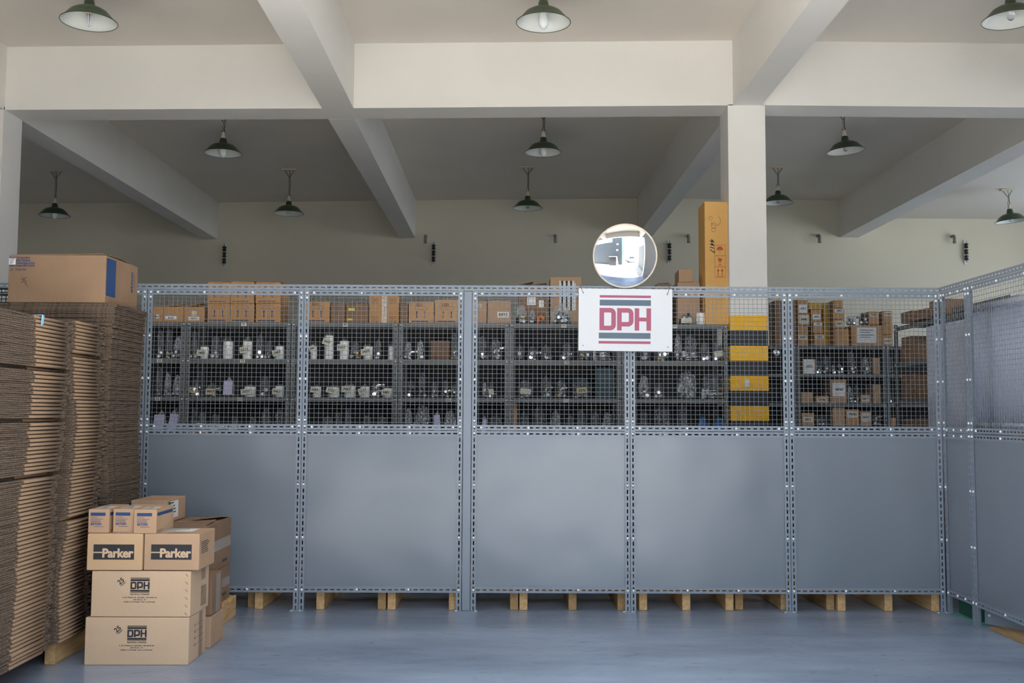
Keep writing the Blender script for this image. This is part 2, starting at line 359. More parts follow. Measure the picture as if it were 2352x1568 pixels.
# ------------------------------------------------------------------ yard outside (seen only in the mirror)
GROUND = mat('yard_concrete', (.50, .49, .46), .9, noise=.08, nscale=1)
mb = MB(); mb.box(-40, 60, -40, YFR - .001, -.25, -.004, GROUND); struct(mb, 'ground', 'pale concrete yard outside')
mb = MB(); mb.box(1.4, 26, -17.4, -17, 0, 2.6, mat('pale_yard_wall', (.75, .73, .68), .8)); mb.box(26, 26.4, -17, -2.5, 0, 3.2, MATS['pale_yard_wall'])
struct(mb, 'wall_yard', 'pale boundary wall across the yard')
mb = MB()
for k in range(30):
    mb.tube([(2.0 + k * .42, -16.9, 2.62), (2.0 + k * .42, -20.5, 4.0)], .16, mat('clay_roof_tile', (.42, .19, .11), .8, noise=.2, nscale=3), n=6)
o = mb.build('tiled_roof'); tag(o, 'clay tiled roof beyond the yard wall', 'roof')
def car():
    t = thing('car', 'white hatchback parked in the yard, seen in the mirror', 'car', (1.35, -5.2, 0), math.radians(-14))
    W_ = mat('white_car_paint', (.8, .82, .82), .15, coat=1); G = mat('dark_car_glass', (.02, .03, .035), .05)
    # side outline (y along the car, rear at +y) with tumblehome towards the roof
    out = [(2.0, .35), (2.05, .62), (2.0, .95), (1.85, 1.0), (1.45, 1.44), (.3, 1.5), (-.35, 1.42), (-1.05, 1.0), (-1.85, .85), (-2.0, .6), (-1.95, .3)]
    bm = MB(); i = bm.mi(W_)
    def half(z): return .84 if z < 1.01 else .84 - (z - 1.0) * .42
    rows = [[bm.bm.verts.new((sx * half(z), y, z)) for y, z in out] for sx in (-1, 1)]
    n = len(out)
    for k in range(n):
        f = bm.bm.faces.new((rows[0][k], rows[0][(k + 1) % n], rows[1][(k + 1) % n], rows[1][k])); f.material_index = i
    for r in rows: f = bm.bm.faces.new(r); f.material_index = i
    bm.build('body', t, bevel=.03)
    g = MB(); g.hexa([(-.66, 1.88, 1.03), (.66, 1.88, 1.03), (.58, 1.5, 1.41), (-.58, 1.5, 1.41), (-.66, 1.84, 1.02), (.66, 1.84, 1.02), (.58, 1.46, 1.40), (-.58, 1.46, 1.40)], G); g.build('rear_window', t)
    for sx in (-1, 1):
        g = MB(); g.hexa([(sx * .835, 1.55, 1.03), (sx * .835, -.8, 1.03), (sx * .68, -.25, 1.38), (sx * .68, 1.3, 1.40), (sx * .80, 1.55, 1.03), (sx * .80, -.8, 1.03), (sx * .65, -.25, 1.38), (sx * .65, 1.3, 1.40)], G); g.build('side_window', t)
        g = MB(); g.box(sx * .72 - .12, sx * .72 + .12, 1.93, 2.06, .72, .98, mat('red_tail_lamp', (.6, .02, .03), .2)); g.build('tail_light', t)
        for yy in (1.25, -1.3):
            g = MB(); g.lathe([(0, -.1), (.2, -.1), (.31, -.09), (.33, 0), (.31, .09), (.2, .1), (0, .1)], mat('tyre_rubber', (.02, .02, .02), .8), 20, M=T((sx * .78, yy, .33)) @ Matrix.Rotation(math.pi / 2, 4, 'Y')); g.build('wheel', t)
car()
mb = MB(); mb.tube([(5.2, -9, 0), (5.2, -9, 4.2)], .06, GREENL, 10); tag(mb.build('gate_post'), 'green steel post standing in the yard, seen in the mirror', 'post')
t = thing('cabinet', 'dark cabinet with white top and side against the dark yard wall, seen in the mirror', 'cabinet', (-2.0, YW + .02, 0))
mb = MB(); mb.box(-.7, .7, 0, .7, 0, 1.6, DARKM); mb.build('body', t)
mb = MB(); mb.box(-.72, .72, 0, .74, 1.6, 1.68, WHITE); mb.build('cabinet_top', t)
mb = MB(); mb.hexa([(.71, .02, 0), (.95, .02, 0), (.95, .72, 0), (.71, .72, 0), (.71, .02, 1.66), (.76, .02, 1.66), (.76, .72, 1.66), (.71, .72, 1.66)], WHITE); mb.build('side_panel', t)
for (x, z) in ((-1.2, 3.9), (-1.25, 2.7)):
    mb = MB(); mb.box(-.2, .2, 0, .01, 0, .32, LILAC); tag(mb.build('notice_sheet', loc=(x, YW, z)), 'pale %s paper notice on the dark yard wall, seen in the mirror' % ('upper' if z > 3.5 else 'lower'), 'notice')
# ------------------------------------------------------------------ slotted angle
PITCHS = .0402
def slot_strip(mb, L, Wd, m, M, th=.0022, flange=None, slen=.026, sw=.0085, pitch=PITCHS, flange_depth=None):
    """flange with oblong holes: u along length, v across, n depth; M maps (u,v,n)"""
    i = mb.mi(m); n = max(1, int(round(L / pitch))); p = L / n; V = mb.bm.verts; Fc = mb.bm.faces
    c = Wd / 2; a = slen / 2; b = sw / 2; q = b * .55
    def vv(u, v, w): return V.new(M @ Vector((u, v, w)))
    for k in range(n):
        u0 = k * p; uc = u0 + p / 2; u1 = u0 + p
        inn = [(uc - a + q, c + b), (uc + a - q, c + b), (uc + a, c + b - q), (uc + a, c - b + q), (uc + a - q, c - b), (uc - a + q, c - b), (uc - a, c - b + q), (uc - a, c + b - q)]
        outc = [(u0, Wd), (u1, Wd), (u1, 0), (u0, 0)]
        lay = []
        for w in (0, th):
            o = [vv(x, y, w) for x, y in outc]; h = [vv(x, y, w) for x, y in inn]; lay.append((o, h))
            for vs in ((o[0], o[1], h[1], h[0]), (o[1], h[2], h[1]), (o[1], o[2], h[3], h[2]), (o[2], h[4], h[3]), (o[2], o[3], h[5], h[4]), (o[3], h[6], h[5]), (o[3], o[0], h[7], h[6]), (o[0], h[0], h[7])):
                f = Fc.new(vs); f.material_index = i
        (o1, h1), (o2, h2) = lay
        for j in range(8):
            f = Fc.new((h1[j], h1[(j + 1) % 8], h2[(j + 1) % 8], h2[j])); f.material_index = i
        for j in (0, 2): f = Fc.new((o1[j], o1[j + 1], o2[j + 1], o2[j])); f.material_index = i
    for uu in (0, L):
        f = Fc.new((vv(uu, 0, 0), vv(uu, Wd, 0), vv(uu, Wd, th), vv(uu, 0, th))); f.material_index = i
    if flange is not None:
        v0 = 0 if flange == 0 else Wd - th
        mb.box(0, L, v0, v0 + th, th, flange_depth or Wd, m, M)
def Mv(x, z, y, flip=False):   # vertical strip: u->z, v->x
    return Matrix(((0, 1, 0, x), (0, 0, 1, y), (1, 0, 0, z), (0, 0, 0, 1)))
def Mh(x, z, y):               # horizontal: u->x, v->z
    return Matrix(((1, 0, 0, x), (0, 0, 1, y), (0, 1, 0, z), (0, 0, 0, 1)))
bmb = MB(); bmb.lathe([(0, -.006), (.004, -.0058), (.0068, -.0035), (.0075, -.001), (.0085, 0), (.0085, .0015)], ZINC, 10, M=Matrix.Rotation(-math.pi / 2, 4, 'X') @ Matrix.Scale(1, 4))
BOLT = bmb.mesh('bolt')
def bolt(parent, x, y, z): link('bolt', BOLT, parent, (x, y, z))
SW = .0325; HB = 1.992
ZR = {'top': (1.959, .033, (.03, .35, .68, .97), 1), 'upm': (1.116, .034, (.03, .35, .68, .97), 0), 'lom': (1.078, .034, (.345, .685), 1), 'bot': (.114, .036, (.345, .685), 1)}
SB = (1.975, 1.944, 1.70, 1.433, 1.176, 1.138, 1.098, .777, .452, .131)
def wiremesh(w, z0, z1):
    mb = MB(); i = mb.mi(WIRE); P = .0283; r = .00130; V = mb.bm.verts; Fc = mb.bm.faces
    nx = int(round(w / P)); nz = int(round((z1 - z0) / P)); px = w / nx; pz = (z1 - z0) / nz
    def wire(pts, ax):
        prev = None
        for p in pts:
            ring = []
            for a, b in ((r, 0), (0, r), (-r, 0), (0, -r)):
                ring.append(V.new((p[0] + (a if ax else 0), p[1] + b, p[2] + (0 if ax else a))))
            if prev:
                for j in range(4): Fc.new((prev[j], prev[(j + 1) % 4], ring[(j + 1) % 4], ring[j])).smooth = True
            prev = ring
    for a in range(1, nx):
        wire([(a * px, (.0017 if (a + b) % 2 else -.0017) if 0 < b < nz else 0, z0 + b * pz) for b in range(nz + 1)], True)
    for b in range(1, nz):
        pts = []
        for a in range(nx + 1):
            pts.append((a * px, (-.0017 if (a + b) % 2 else .0017) if 0 < a < nx else 0, z0 + b * pz))
        wire(pts, False)
    return mb.mesh('wire_mesh', fix=False)
def bay(x, Y, w, label, rz=0, lstile=True):
    t = thing('mesh_partition_panel', label, 'partition', (x, Y, 0), rz, 'partition panels')
    g = .0015
    for side in (0, 1):
        mb = MB()
        xx = g if side == 0 else w - g - SW
        slot_strip(mb, HB, SW, STEEL, Mv(xx, .001, 0), flange=0 if side == 0 else 1)
        s = mb.build('slotted_stile', t)
        for zb in SB: bolt(s, xx + SW / 2, -.0005, zb)
    for nm, (z, hh, fr, fg) in ZR.items():
        mb = MB(); L = w - 2 * SW + .012
        slot_strip(mb, L, hh, STEEL, Mh(SW - .006, z, .0045), flange=fg)
        s = mb.build('slotted_rail', t)
        for q in fr: bolt(s, SW + q * (w - 2 * SW), .004, z + hh / 2)
    link('wire_mesh', wiremesh(w - .03, 1.135, 1.975), t, (.015, .015, 0))
    mb = MB()
    mb.box(.028, w - .028, .0095, .0107, .142, 1.084, SHEET)
    for q in ((.033, w - .033, 1.064, 1.079), (.033, w - .033, .148, .158), (.033, .043, .158, 1.064), (w - .043, w - .033, .158, 1.064)): mb.box(q[0], q[1], .0075, .0095, q[2], q[3], SHEET)
    mb.build('sheet_panel', t)
    return t
YF = 6.42
XB = [-2.25, -1.267, -.262, -.207, .785, 1.782, 2.742]
names = ['leftmost front', 'second front', 'third front', 'fourth front', 'rightmost front']
det = ['grey mesh-and-sheet partition panel behind the small cardboard boxes', 'grey mesh-and-sheet partition panel left of the square steel post', 'grey mesh-and-sheet partition panel right of the square steel post, left end of the sign over it',
       'grey mesh-and-sheet partition panel in front of the hazard striped column', 'grey mesh-and-sheet partition panel ending at the right corner']
bays = [(XB[0], XB[1]), (XB[1], XB[2]), (XB[3], XB[4]), (XB[4], XB[5]), (XB[5], XB[6])]
for (a, b), d in zip(bays, det): bay(a, YF, b - a, d)
bay(-3.22, YF, .968, 'grey mesh-and-sheet partition panel mostly hidden behind the folded carton stacks')
# wing toward the camera
bay(2.744, YF - .012, .375, 'narrow grey partition panel just round the right corner', math.radians(-90))
bay(2.744, YF - .012 - .377, 1.0, 'grey partition panel of the right wing nearest the camera', math.radians(-90))
def cap(L, loc, rz, label, fd=.033):
    mb = MB(); slot_strip(mb, L, .034, STEEL, Mh(0, 0, 0), flange=1, flange_depth=fd)
    o = mb.build('slotted_top_rail', loc=loc, rot=(0, 0, rz)); tag(o, label, 'rail'); return o
cap(1.9, (-3.23, YF - .001, 1.993), 0, 'slotted steel capping rail along the left half of the front partition')
cap(4.085, (-1.33, YF - .003, 1.993), 0, 'slotted steel capping rail from left of the post to the right corner')
cap(1.5, (2.742, YF - .005, 1.993), math.radians(-90), 'slotted steel capping rail on top of the right wing')
t = thing('steel_post', 'square grey steel post between the second and third mesh panels', 'post', ((XB[2] + XB[3]) / 2, YF, 0))
mb = MB(); mb.box(-.0255, .0255, .002, .052, .006, 1.99, STEEL); mb.build('tube', t, bevel=.003)
mb = MB(); mb.box(-.073, .073, -.022, .056, .0005, .006, STEEL); p = mb.build('base_plate', t)
for sx in (-.06, .06): link('bolt', BOLT, p, (sx, -.01, .007), (math.radians(90), 0, 0))
for x in (-1.267, .785, 1.782, 2.73):
    mb = MB(); mb.box(-.055, .03, -.016, .10, .0004, .004, STEEL); p = mb.build('floor_plate', loc=(x, YF, 0))
    tag(p, {-1.267: 'small floor plate under the joint left of the steel post', .785: 'small floor plate under the joint right of the steel post', 1.782: 'small floor plate under the joint by the striped column', 2.73: 'small floor plate under the corner joint of the partition'}[x], 'plate')
    for sx in (-.04, .012): link('bolt', BOLT, p, (sx, -.008, .005), (math.radians(90), 0, 0))
# gusset on the wing post
mb = MB(); mb.prism([(0, 0), (.30, 0), (.02, .16), (0, .16)], 0, .003, STEEL)
p = mb.build('gusset_plate', loc=(2.80, 6.035, .0155), rot=(0, 0, math.radians(-58))); tag(p, 'triangular grey steel gusset at the foot of the right wing', 'bracket')
for z in (.05, .11): bolt(p, .03, -.001, z)
# ------------------------------------------------------------------ sign and mirror
t = thing('hanging_sign', 'white DPH sign board hanging on the mesh partition under the mirror', 'sign', tuple(at(1436.5, 734.5, 6.385)))
t.rotation_euler = (0, math.radians(.35), 0)
K = .000554; w2, h2 = 531 * K, 354 * K
mb = MB(); mb.box(-w2, w2, -.0015, .0015, -h2, h2, SIGNW); mb.build('board', t, bevel=.0006)
Ms = Matrix(((1, 0, 0, 0), (0, 0, -1, -.0022), (0, 1, 0, 0), (0, 0, 0, 1)))
def S(x0, y0, x1, y1): return ((x0 - 619) * K, (x1 - 619) * K, -(y1 - 1151) * K, -(y0 - 1151) * K)
mb = MB(); rect(mb, *S(327, 872, 907, 900), SIGNR, Ms); rect(mb, *S(327, 924, 907, 990), SIGNB, Ms); rect(mb, *S(318, 1298, 903, 1364), SIGNB, Ms); rect(mb, *S(316, 1392, 903, 1422), SIGNR, Ms)
dph(mb, 584 * K, 254 * K, SIGNR, Ms @ T((-2 * K, -(1271 - 1151) * K, 0)))
mb.build('logo_print', t, fix=False)
for x, y in ((140, 848), (1092, 858), (140, 1446), (1100, 1455)):
    mb = MB(); mb.lathe([(0, .0005), (.003, .0005), (.003, -.0005)], INKK, 10, M=T(((x - 619) * K, -.0022, -(y - 1151) * K)) @ Matrix.Rotation(math.pi / 2, 4, 'X')); mb.build('hole', t)
for x, y, dx in ((140, 848, -30), (1092, 858, 22)):
    mb = MB(); a = Vector(((x - 619) * K, -.004, -(y - 1151) * K))
    mb.tube([a, a + Vector((dx * .5 * K, -.003, 30 * K)), a + Vector((dx * K, -.002, 70 * K)), a + Vector((dx * 1.1 * K, .012, 95 * K))], .0014, INKK, 6); mb.build('cable_tie', t)
mc = at(1435.5, 587.5, 6.36)
t = thing('convex_mirror', 'round convex safety mirror standing above the DPH sign', 'mirror', tuple(mc)); t.rotation_euler = (math.radians(6), 0, math.radians(-5))
Rm = .1985; sag = .036; Rs = (Rm * Rm + sag * sag) / (2 * sag)
MR = Matrix.Rotation(math.pi / 2, 4, 'X')     # lathe axis z -> -y (towards the camera)
prof = [(Rs * math.sin(a), Rs * math.cos(a) - (Rs - sag)) for a in (math.asin(Rm / Rs) * k / 28 for k in range(29))]
mb = MB(); mb.lathe(prof, MIRROR, 96, M=MR); mb.build('mirror_face', t)
mb = MB(); mb.lathe([(Rm, -.004), (Rm + .004, 0), (Rm + .002, .006), (Rm - .003, .006), (Rm - .003, -.002)], mat('cream_rim', (.75, .62, .50), .4), 96, M=MR)
mb.build('rim', t)
mb = MB(); mb.lathe([(Rm, -.004), (Rm * .8, -.02), (Rm * .4, -.03), (0, -.032)], BLK, 48, M=MR); mb.build('back_shell', t)
mb = MB(); mb.tube([(0, .02, 0), (0, .035, -.05), (0, .040, -.19)], .008, STEEL, 8); mb.box(-.03, .03, .036, .042, -.22, -.17, STEEL); mb.build('bracket', t)
# ------------------------------------------------------------------ pendant lamps
SH_OUT = [(.024, .150), (.030, .148), (.034, .125), (.040, .098), (.060, .093), (.092, .084), (.118, .068), (.138, .046), (.160, .020), (.176, .006), (.181, 0)]
SH_IN = [(.181, 0), (.174, .003), (.158, .016), (.135, .042), (.114, .063), (.088, .079), (.05, .086), (.0, .087)]
def link_ring(mb, c, L, W_, r, turn, ax=None):
    pts = []
    for k in range(12):
        a = 2 * math.pi * k / 12; x = W_ / 2 * math.cos(a); z = L / 2 * math.sin(a)
        pts.append(Vector((x, 0, z)))
    M = T(c) @ (ax or Matrix.Identity(4)) @ Matrix.Rotation(turn, 4, 'Z')
    mb.tube(pts, r, CHAIN, 5, closed=True, M=M)
def chain(mb, a, b, pl=.021):
    a, b = Vector(a), Vector(b); d = b - a; n = max(1, int(d.length / pl)); q = d.to_track_quat('Z', 'Y').to_matrix().to_4x4()
    for k in range(n): link_ring(mb, a + d * (k + .5) / n, pl * 1.35, .013, .0018, (k % 2) * math.pi / 2 + .4, q)
_sh = MB(); _sh.lathe(SH_OUT, LGREEN, 48); _sh.lathe(SH_IN, ENAMELW, 48); _sh.tube([(.181 * math.cos(2 * math.pi * k / 48), .181 * math.sin(2 * math.pi * k / 48), 0) for k in range(48)], .0026, LGREEN, 6, closed=True)
SHADE = _sh.mesh('shade', fix=False)
_b = MB(); _b.lathe([(0, -.045), (.014, -.041), (.026, -.028), (.034, -.005), (.036, .02), (.032, .045), (.024, .068), (.018, .085)], BULB, 24); B_ELL = _b.mesh('bulb')
_b = MB(); _b.lathe([(0, -.005), (.012, -.002), (.022, .01), (.027, .028), (.024, .045), (.014, .062), (.012, .085)], CLEARB, 20); B_CLR = _b.mesh('bulb')
_b = MB()
for k in range(3):
    cx, cy = .011 * math.cos(k * 2.09), .011 * math.sin(k * 2.09)
    _b.tube([(cx * 1.3 - .004, cy * 1.3, .06), (cx * 1.3 - .004, cy * 1.3, -.02), (cx * 1.3, cy * 1.3, -.028), (cx * 1.3 + .008, cy * 1.3, -.02), (cx * 1.3 + .008, cy * 1.3, .06)], .0055, BULB, 8)
_b.lathe([(.02, .05), (.022, .085)], CERAM, 16); B_CFL = _b.mesh('bulb')
_s = MB(); _s.lathe([(0, .215), (.012, .213), (.016, .2), (.019, .185), (.019, .17), (.023, .165), (.023, .145), (0, .145)], CERAM, 18); SOCK = _s.mesh('lamp_socket')
def lamp(px, py, Y, bulb, label, zceil=None, plate=True, tilt=(0, 0)):
    p = at(px, py, Y); zceil = zceil or zc(p.x)
    t = thing('pendant_lamp', label, 'lamp', tuple(p), random.random(), 'green enamel pendant lamps'); t.rotation_euler = (math.radians(tilt[0]), math.radians(tilt[1]), 0)
    link('lamp_shade', SHADE, t); link('lamp_socket', SOCK, t); link('bulb', {'e': B_ELL, 'c': B_CLR, 'f': B_CFL}[bulb], t)
    H_ = zceil - p.z
    mb = MB(); mb.tube([(-.014, 0, .205), (-.012, 0, .235), (0, 0, .25), (.012, 0, .235), (.014, 0, .205)], .0025, CHAIN, 6)
    top = H_ - .012
    ys = top - .085
    if ys > .27: chain(mb, (0, 0, .25), (0, 0, ys))
    else: ys = .25
    chain(mb, (0, 0, ys), (-.062, 0, top)); chain(mb, (0, 0, ys), (.062, 0, top))
    mb.tube([(.006, 0, .2), (.014, .004, (.2 + top) / 2), (.004, 0, top)], .003, CHAIN, 5)
    mb.build('chain', t)
    mb = MB(); mb.box(-.085, .085, -.03, .03, H_ - .014, H_ - .0005, CERAM); mb.build('ceiling_plate', t)
    return t
lamp(204, 50, 6.66, 'f', 'green enamel pendant lamp in the front left ceiling bay, with a tube bulb')
lamp(1248, 52, 6.66, 'e', 'green enamel pendant lamp in the front middle bay, large and central at the top')
lamp(2322, 46, 6.66, 'c', 'green enamel pendant lamp in the front right bay, cut by the frame edge')
lamp(512, 352, 9.95, 'e', 'green enamel pendant lamp just behind the main beam on the left')
lamp(1248, 350, 9.95, 'e', 'green enamel pendant lamp just behind the main beam in the middle')
lamp(1943, 347, 9.95, 'c', 'green enamel pendant lamp just behind the main beam, right of the column', tilt=(0, -4))
lamp(125, 495, 12.3, 'e', 'small distant green pendant lamp in the dark bay beside the left column')
lamp(663, 490, 12.3, 'f', 'small distant green pendant lamp near the rear wall, second from left')
lamp(1212, 478, 12.3, 'c', 'small distant green pendant lamp near the rear wall, above the partition post')
lamp(1787, 466, 12.3, 'c', 'small distant green pendant lamp partly behind the white column')
lamp(2322, 508, 12.3, 'c', 'small distant green pendant lamp in the lower right rear bay', zceil=3.985, tilt=(0, -5))
# ------------------------------------------------------------------ rear wall fittings
for n_, (px, py) in zip(('behind the far left of the partition', 'left of the middle rear beam end', 'right of the convex mirror', 'at the far right'), ((515, 585), (996, 581), (1538, 578), (2220, 578))):
    c = at(px, py, YB - .05)
    t = thing('insulator_rack', 'strip of three black insulators on the rear wall %s' % n_, 'insulator', (c.x, YB - .001, c.z), 0, 'insulator strips')
    mb = MB(); mb.box(-.018, .018, -.012, 0, -.17, .17, WHITE); mb.build('strip', t)
    for k in (-1, 0, 1):
        mb = MB(); mb.lathe([(0, -.035), (.022, -.034), (.03, -.02), (.02, -.008), (.02, .008), (.03, .02), (.022, .034), (0, .035)], BLACKP, 16, M=T((0, -.045, k * .085))); mb.build('insulator', t)
    mb = MB(); mb.tube([(0, -.045, -.15), (0, -.045, .16)], .004, CHAIN, 6); mb.build('rod', t)
for n_, (px, py) in zip(('beside the middle rear beam', 'below the middle rear lamp', 'left of the tall carton', 'right of the white column', 'near the far right insulators'), ((977, 548), (1276, 547), (1582, 547), (1883, 547), (2193, 548))):
    c = at(px, py, YB - .1)
    mb = MB(); pts = [(0, -.001, .045), (0, -.05, .045)] + [(0, -.06 - .03 * math.sin(a), .015 + .03 * math.cos(a)) for a in (0, .5, 1.0, 1.57)] + [(0, -.09, -.06)]
    mb.tube(pts, .021, GREYP, 12); mb.tube([(0, -.09, -.045), (0, -.09, -.062)], .024, GREYP, 12)
    tag(mb.build('pipe_elbow', loc=(c.x, YB, c.z)), 'grey pipe elbow sticking out of the rear wall %s' % n_, 'pipe', 'pipe elbows')
c = at(1716, 880, 8.1); mb = MB(); mb.box(-.02, .02, -.012, 0, -.03, .03, SIGNW); tag(mb.build('wall_switch', loc=(c.x, 8.1, c.z), bevel=.003), 'small white switch on a yellow band of the column', 'switch')
# ------------------------------------------------------------------ cartons
def carton(name, label, loc, w, d, h, rz=0, m=CARD, group=None, cat='box', prints=(), tape=None, bevel=.004, flap=None):
    """prints: list of (part name, face, function(mb, M)); tape: list of (face,u0,u1,v0,v1,mat)"""
    single = not prints and not tape and not flap
    body = MB(); body.box(-w / 2, w / 2, 0, d, 0, h, m)
    if single:
        o = body.build(name, loc=loc, rot=(0, 0, rz), bevel=min(bevel, h * .1)); tag(o, label, cat, group); return o
    t = thing(name, label, cat, loc, rz, group); body.build('body', t, bevel=bevel)
    if flap:
        for (fx0, fx1, fy0, fy1, dz0, dz1) in flap:
            b = MB(); b.hexa([(fx0, fy0, h + .0005), (fx1, fy0, h + .0005 + dz0), (fx1, fy1, h + .0005 + dz1), (fx0, fy1, h + .0005), (fx0, fy0, h + .004), (fx1, fy0, h + .004 + dz0), (fx1, fy1, h + .004 + dz1), (fx0, fy1, h + .004)], m); b.build('flap', t)
    for (pn, face, fn) in prints:
        b = MB(); fn(b, facem(face, w, d, h)); b.build(pn, t, fix=False)
    for (face, u0, u1, v0, v1, tm) in (tape or ()):
        b = MB(); rect(b, u0, u1, v0, v1, tm, facem(face, w, d, h, .0005)); b.build('tape', t, fix=False)
    return t
def dph_print(x, v):
    def fn(b, M):
        M = M @ TR(x, v)
        W_ = .093
        rect(b, -W_ / 2, W_ / 2, .058, .062, INKK, M); rect(b, -W_ / 2, W_ / 2, .046, .0555, INKK, M)
        dph(b, W_, .036, INKK, M @ T((0, .007, 0)))
        rect(b, -W_ / 2, W_ / 2, -.005, .0042, INKK, M); rect(b, -W_ / 2, W_ / 2, -.010, -.0075, INKK, M)
        b.add(text('Experiência e Qualidade', .0095, .0002), INKK, M @ TR(0, -.017))
        b.add(text('R. SÃO FIDELIS, 93 - JAGUARÉ - CEP: 05335-100', .0082, .0002), INKK, M @ TR(0, -.033))
        b.add(text('SÃO PAULO - SP', .0082, .0002), INKK, M @ TR(0, -.043))
        b.add(text('FONE: (11) 3719-6460 - FAX: (11) 3719-6461', .0082, .0002), INKK, M @ TR(0, -.054))
        M2 = M @ TR(-.093, .045, 40)
        b.add(text('25', .032, .0008), INKK, M2); rect(b, -.017, .017, -.0165, -.0145, INKK, M2); rect(b, -.012, .012, -.020, -.018, INKK, M2)
    return fn
def size_form(b, M):
    for k, s in enumerate(('REF.', 'PEÇ.', 'QTD.', 'DATA')):
        b.add(text(s, .012, .0002), INKK, M @ TR(.10, .17 - k * .032)); rect(b, .12, .245, .168 - k * .032, .1695 - k * .032, INKK, M)
def staples(x0):
    def fn(b, M):
        for k in range(6):
            z = .205 - k * .037; b.face([(x0, z, 0), (x0 + .002, z + .003, 0), (x0 + .014, z - .011, 0), (x0 + .012, z - .013, 0)], CARDD, M)
    return fn
# bottom of the front pile
p1 = fl(193, 1527); p2 = fl(432, 1527); YB1 = (p1.y + p2.y) / 2
w = p2.x - p1.x; cx = (p1.x + p2.x) / 2; RZ = math.radians(.6)
h1 = .226; h2_ = .222; h3 = .178
carton('cardboard_box', 'long light kraft box with DPH print resting on the floor, lowest of the pile', (cx, YB1, .0005), w, .29, h1, RZ, CARDL, 'DPH printed boxes', prints=[('logo_print', 'front', dph_print(.0, .125)), ('printed_form', 'right', size_form)],
       tape=[('right', .17, .23, 0, h1 - .004, TAPE)], bevel=.003)
q1 = fl(206, 1418, h1); q2 = fl(436, 1418, h1)
carton('cardboard_box', 'long light kraft box with DPH print, stapled right edge, second from the floor', ((q1.x + q2.x) / 2, YB1 + .004, h1 + .003), q2.x - q1.x, .30, h2_ - .003, math.radians(-.4), CARDL, 'DPH printed boxes', prints=[('logo_print', 'front', dph_print(-.005, .125)), ('staple_row', 'front', staples(.215)),],
       tape=[('right', .17, .24, .15, .215, TAPE), ('right', .17, .26, .02, .12, TAPE)], bevel=.003)
def parker(yo=0):
    def fn(b, M):
        M = M @ TR(-.004 + yo, .088); w_ = .198; hh = .073
        rect(b, -w_ / 2, w_ / 2, -hh / 2, hh / 2, INKK, M)
        M2 = M @ T((0, 0, .0004)); KC = CARDL
        bold(b, text('Parker', .059, .0006, 0, 'RIGHT', .95), KC, M2 @ TR(w_ / 2 - .005, -.007), .0018)
        rect(b, -w_ / 2, -.043, -.005, .001, KC, M2); rect(b, -.054, -.043, .006, .011, KC, M2); rect(b, -.054, -.050, .001, .011, KC, M2)
    return fn
def lines(x0, x1, y0, n, dy, col, hh=.002, jit=.3):
    def fn(b, M):
        rr = random.Random(int(x0 * 1000) + n)
        for k in range(n):
            rect(b, x0, x1 - rr.random() * jit * (x1 - x0), y0 - k * dy, y0 - k * dy + hh, col, M)
    return fn
def shiplabel(x0, x1, y0, y1, ink=INKK, paper=WHITE):
    def fn(b, M):
        rect(b, x0, x1, y0, y1, paper, M); M = M @ T((0, 0, .0004)); rr = random.Random(int(x0 * 999 + y0 * 77)); n = 5
        for k in range(n):
            yy = y0 + (y1 - y0) * (k + .6) / (n + .3); rect(b, x0 + .1 * (x1 - x0), x0 + (.45 + .45 * rr.random()) * (x1 - x0), yy, yy + (y1 - y0) * .07, ink, M)
    return fn
q1 = fl(198, 1311, h1 + h2_); q2 = fl(327, 1311, h1 + h2_); zp = h1 + h2_ + .004; hp = .176
carton('cardboard_box', 'kraft box with black Parker logo, left one of the pair in the pile', ((q1.x + q2.x) / 2, q1.y, zp), q2.x - q1.x - .002, .26, hp, 0, mat('yellowish_kraft', (.57, .37, .21), .8, noise=.05, nscale=6, bump=.1), 'logo boxes', prints=[('logo_print', 'front', parker()), ('shipping_label', 'top', shiplabel(0, .10, .02, .10, INKB))])
q3 = fl(328, 1311, zp - .004); q4 = fl(457, 1311, zp - .004)
carton('cardboard_box', 'kraft box with black Parker logo, right one of the pair in the pile', ((q3.x + q4.x) / 2 + .002, q3.y, zp), q4.x - q3.x - .002, .26, hp, math.radians(-.5), CARD, 'logo boxes', prints=[('logo_print', 'front', parker(.003)), ('fine_print', 'right', lines(.03, .17, .13, 7, .009, INKK, .0035)), ('shipping_label', 'top', shiplabel(-.11, .07, .09, .22, INKK))],
       tape=[('top', -.03, .03, .005, .255, TAPE)])
def eaton(b, M):
    rect(b, -.040, .033, .083, .099, INKB, M)
    lines(-.040, -.002, .075, 1, .005, INKB, .002, .1)(b, M); lines(-.040, .030, .067, 4, .005, INKB, .0016)(b, M)
    bold(b, text('EATON', .0150, .0002, .1, 'CENTER', 1.02), INKB, M @ TR(-.013, .043), .0006); lines(-.022, .026, .030, 1, .005, INKB, .002, .1)(b, M)
def eside(b, M): rect(b, .012, .25, .083, .099, INKB, M); b.add(text('www.eaton.com', .012), INKB, M @ TR(.06, .012))
ze = zp + hp
ez = [(202, 250, 'left'), (257, 306, 'middle'), (310, 362, 'right')]
for (a, b_, nm) in ez:
    A = fl(a, 1224, ze); B = fl(b_, 1224, ze); yy = A.y + {'left': .0, 'middle': .01, 'right': -.02}[nm]
    carton('cardboard_box', 'small kraft box with blue band and EATON print on the pile, %s of three' % nm, ((A.x + B.x) / 2, yy, ze + .001), (B.x - A.x), .27, .116, math.radians({'left': 0, 'middle': -1, 'right': .5}[nm]), CARD, 'blue banded small boxes',
           prints=[('front_print', 'front', eaton), ('side_band', 'right', eside), ('shipping_label', 'top', shiplabel(-.03, .04, .03, .14, INKK))], bevel=.0025)
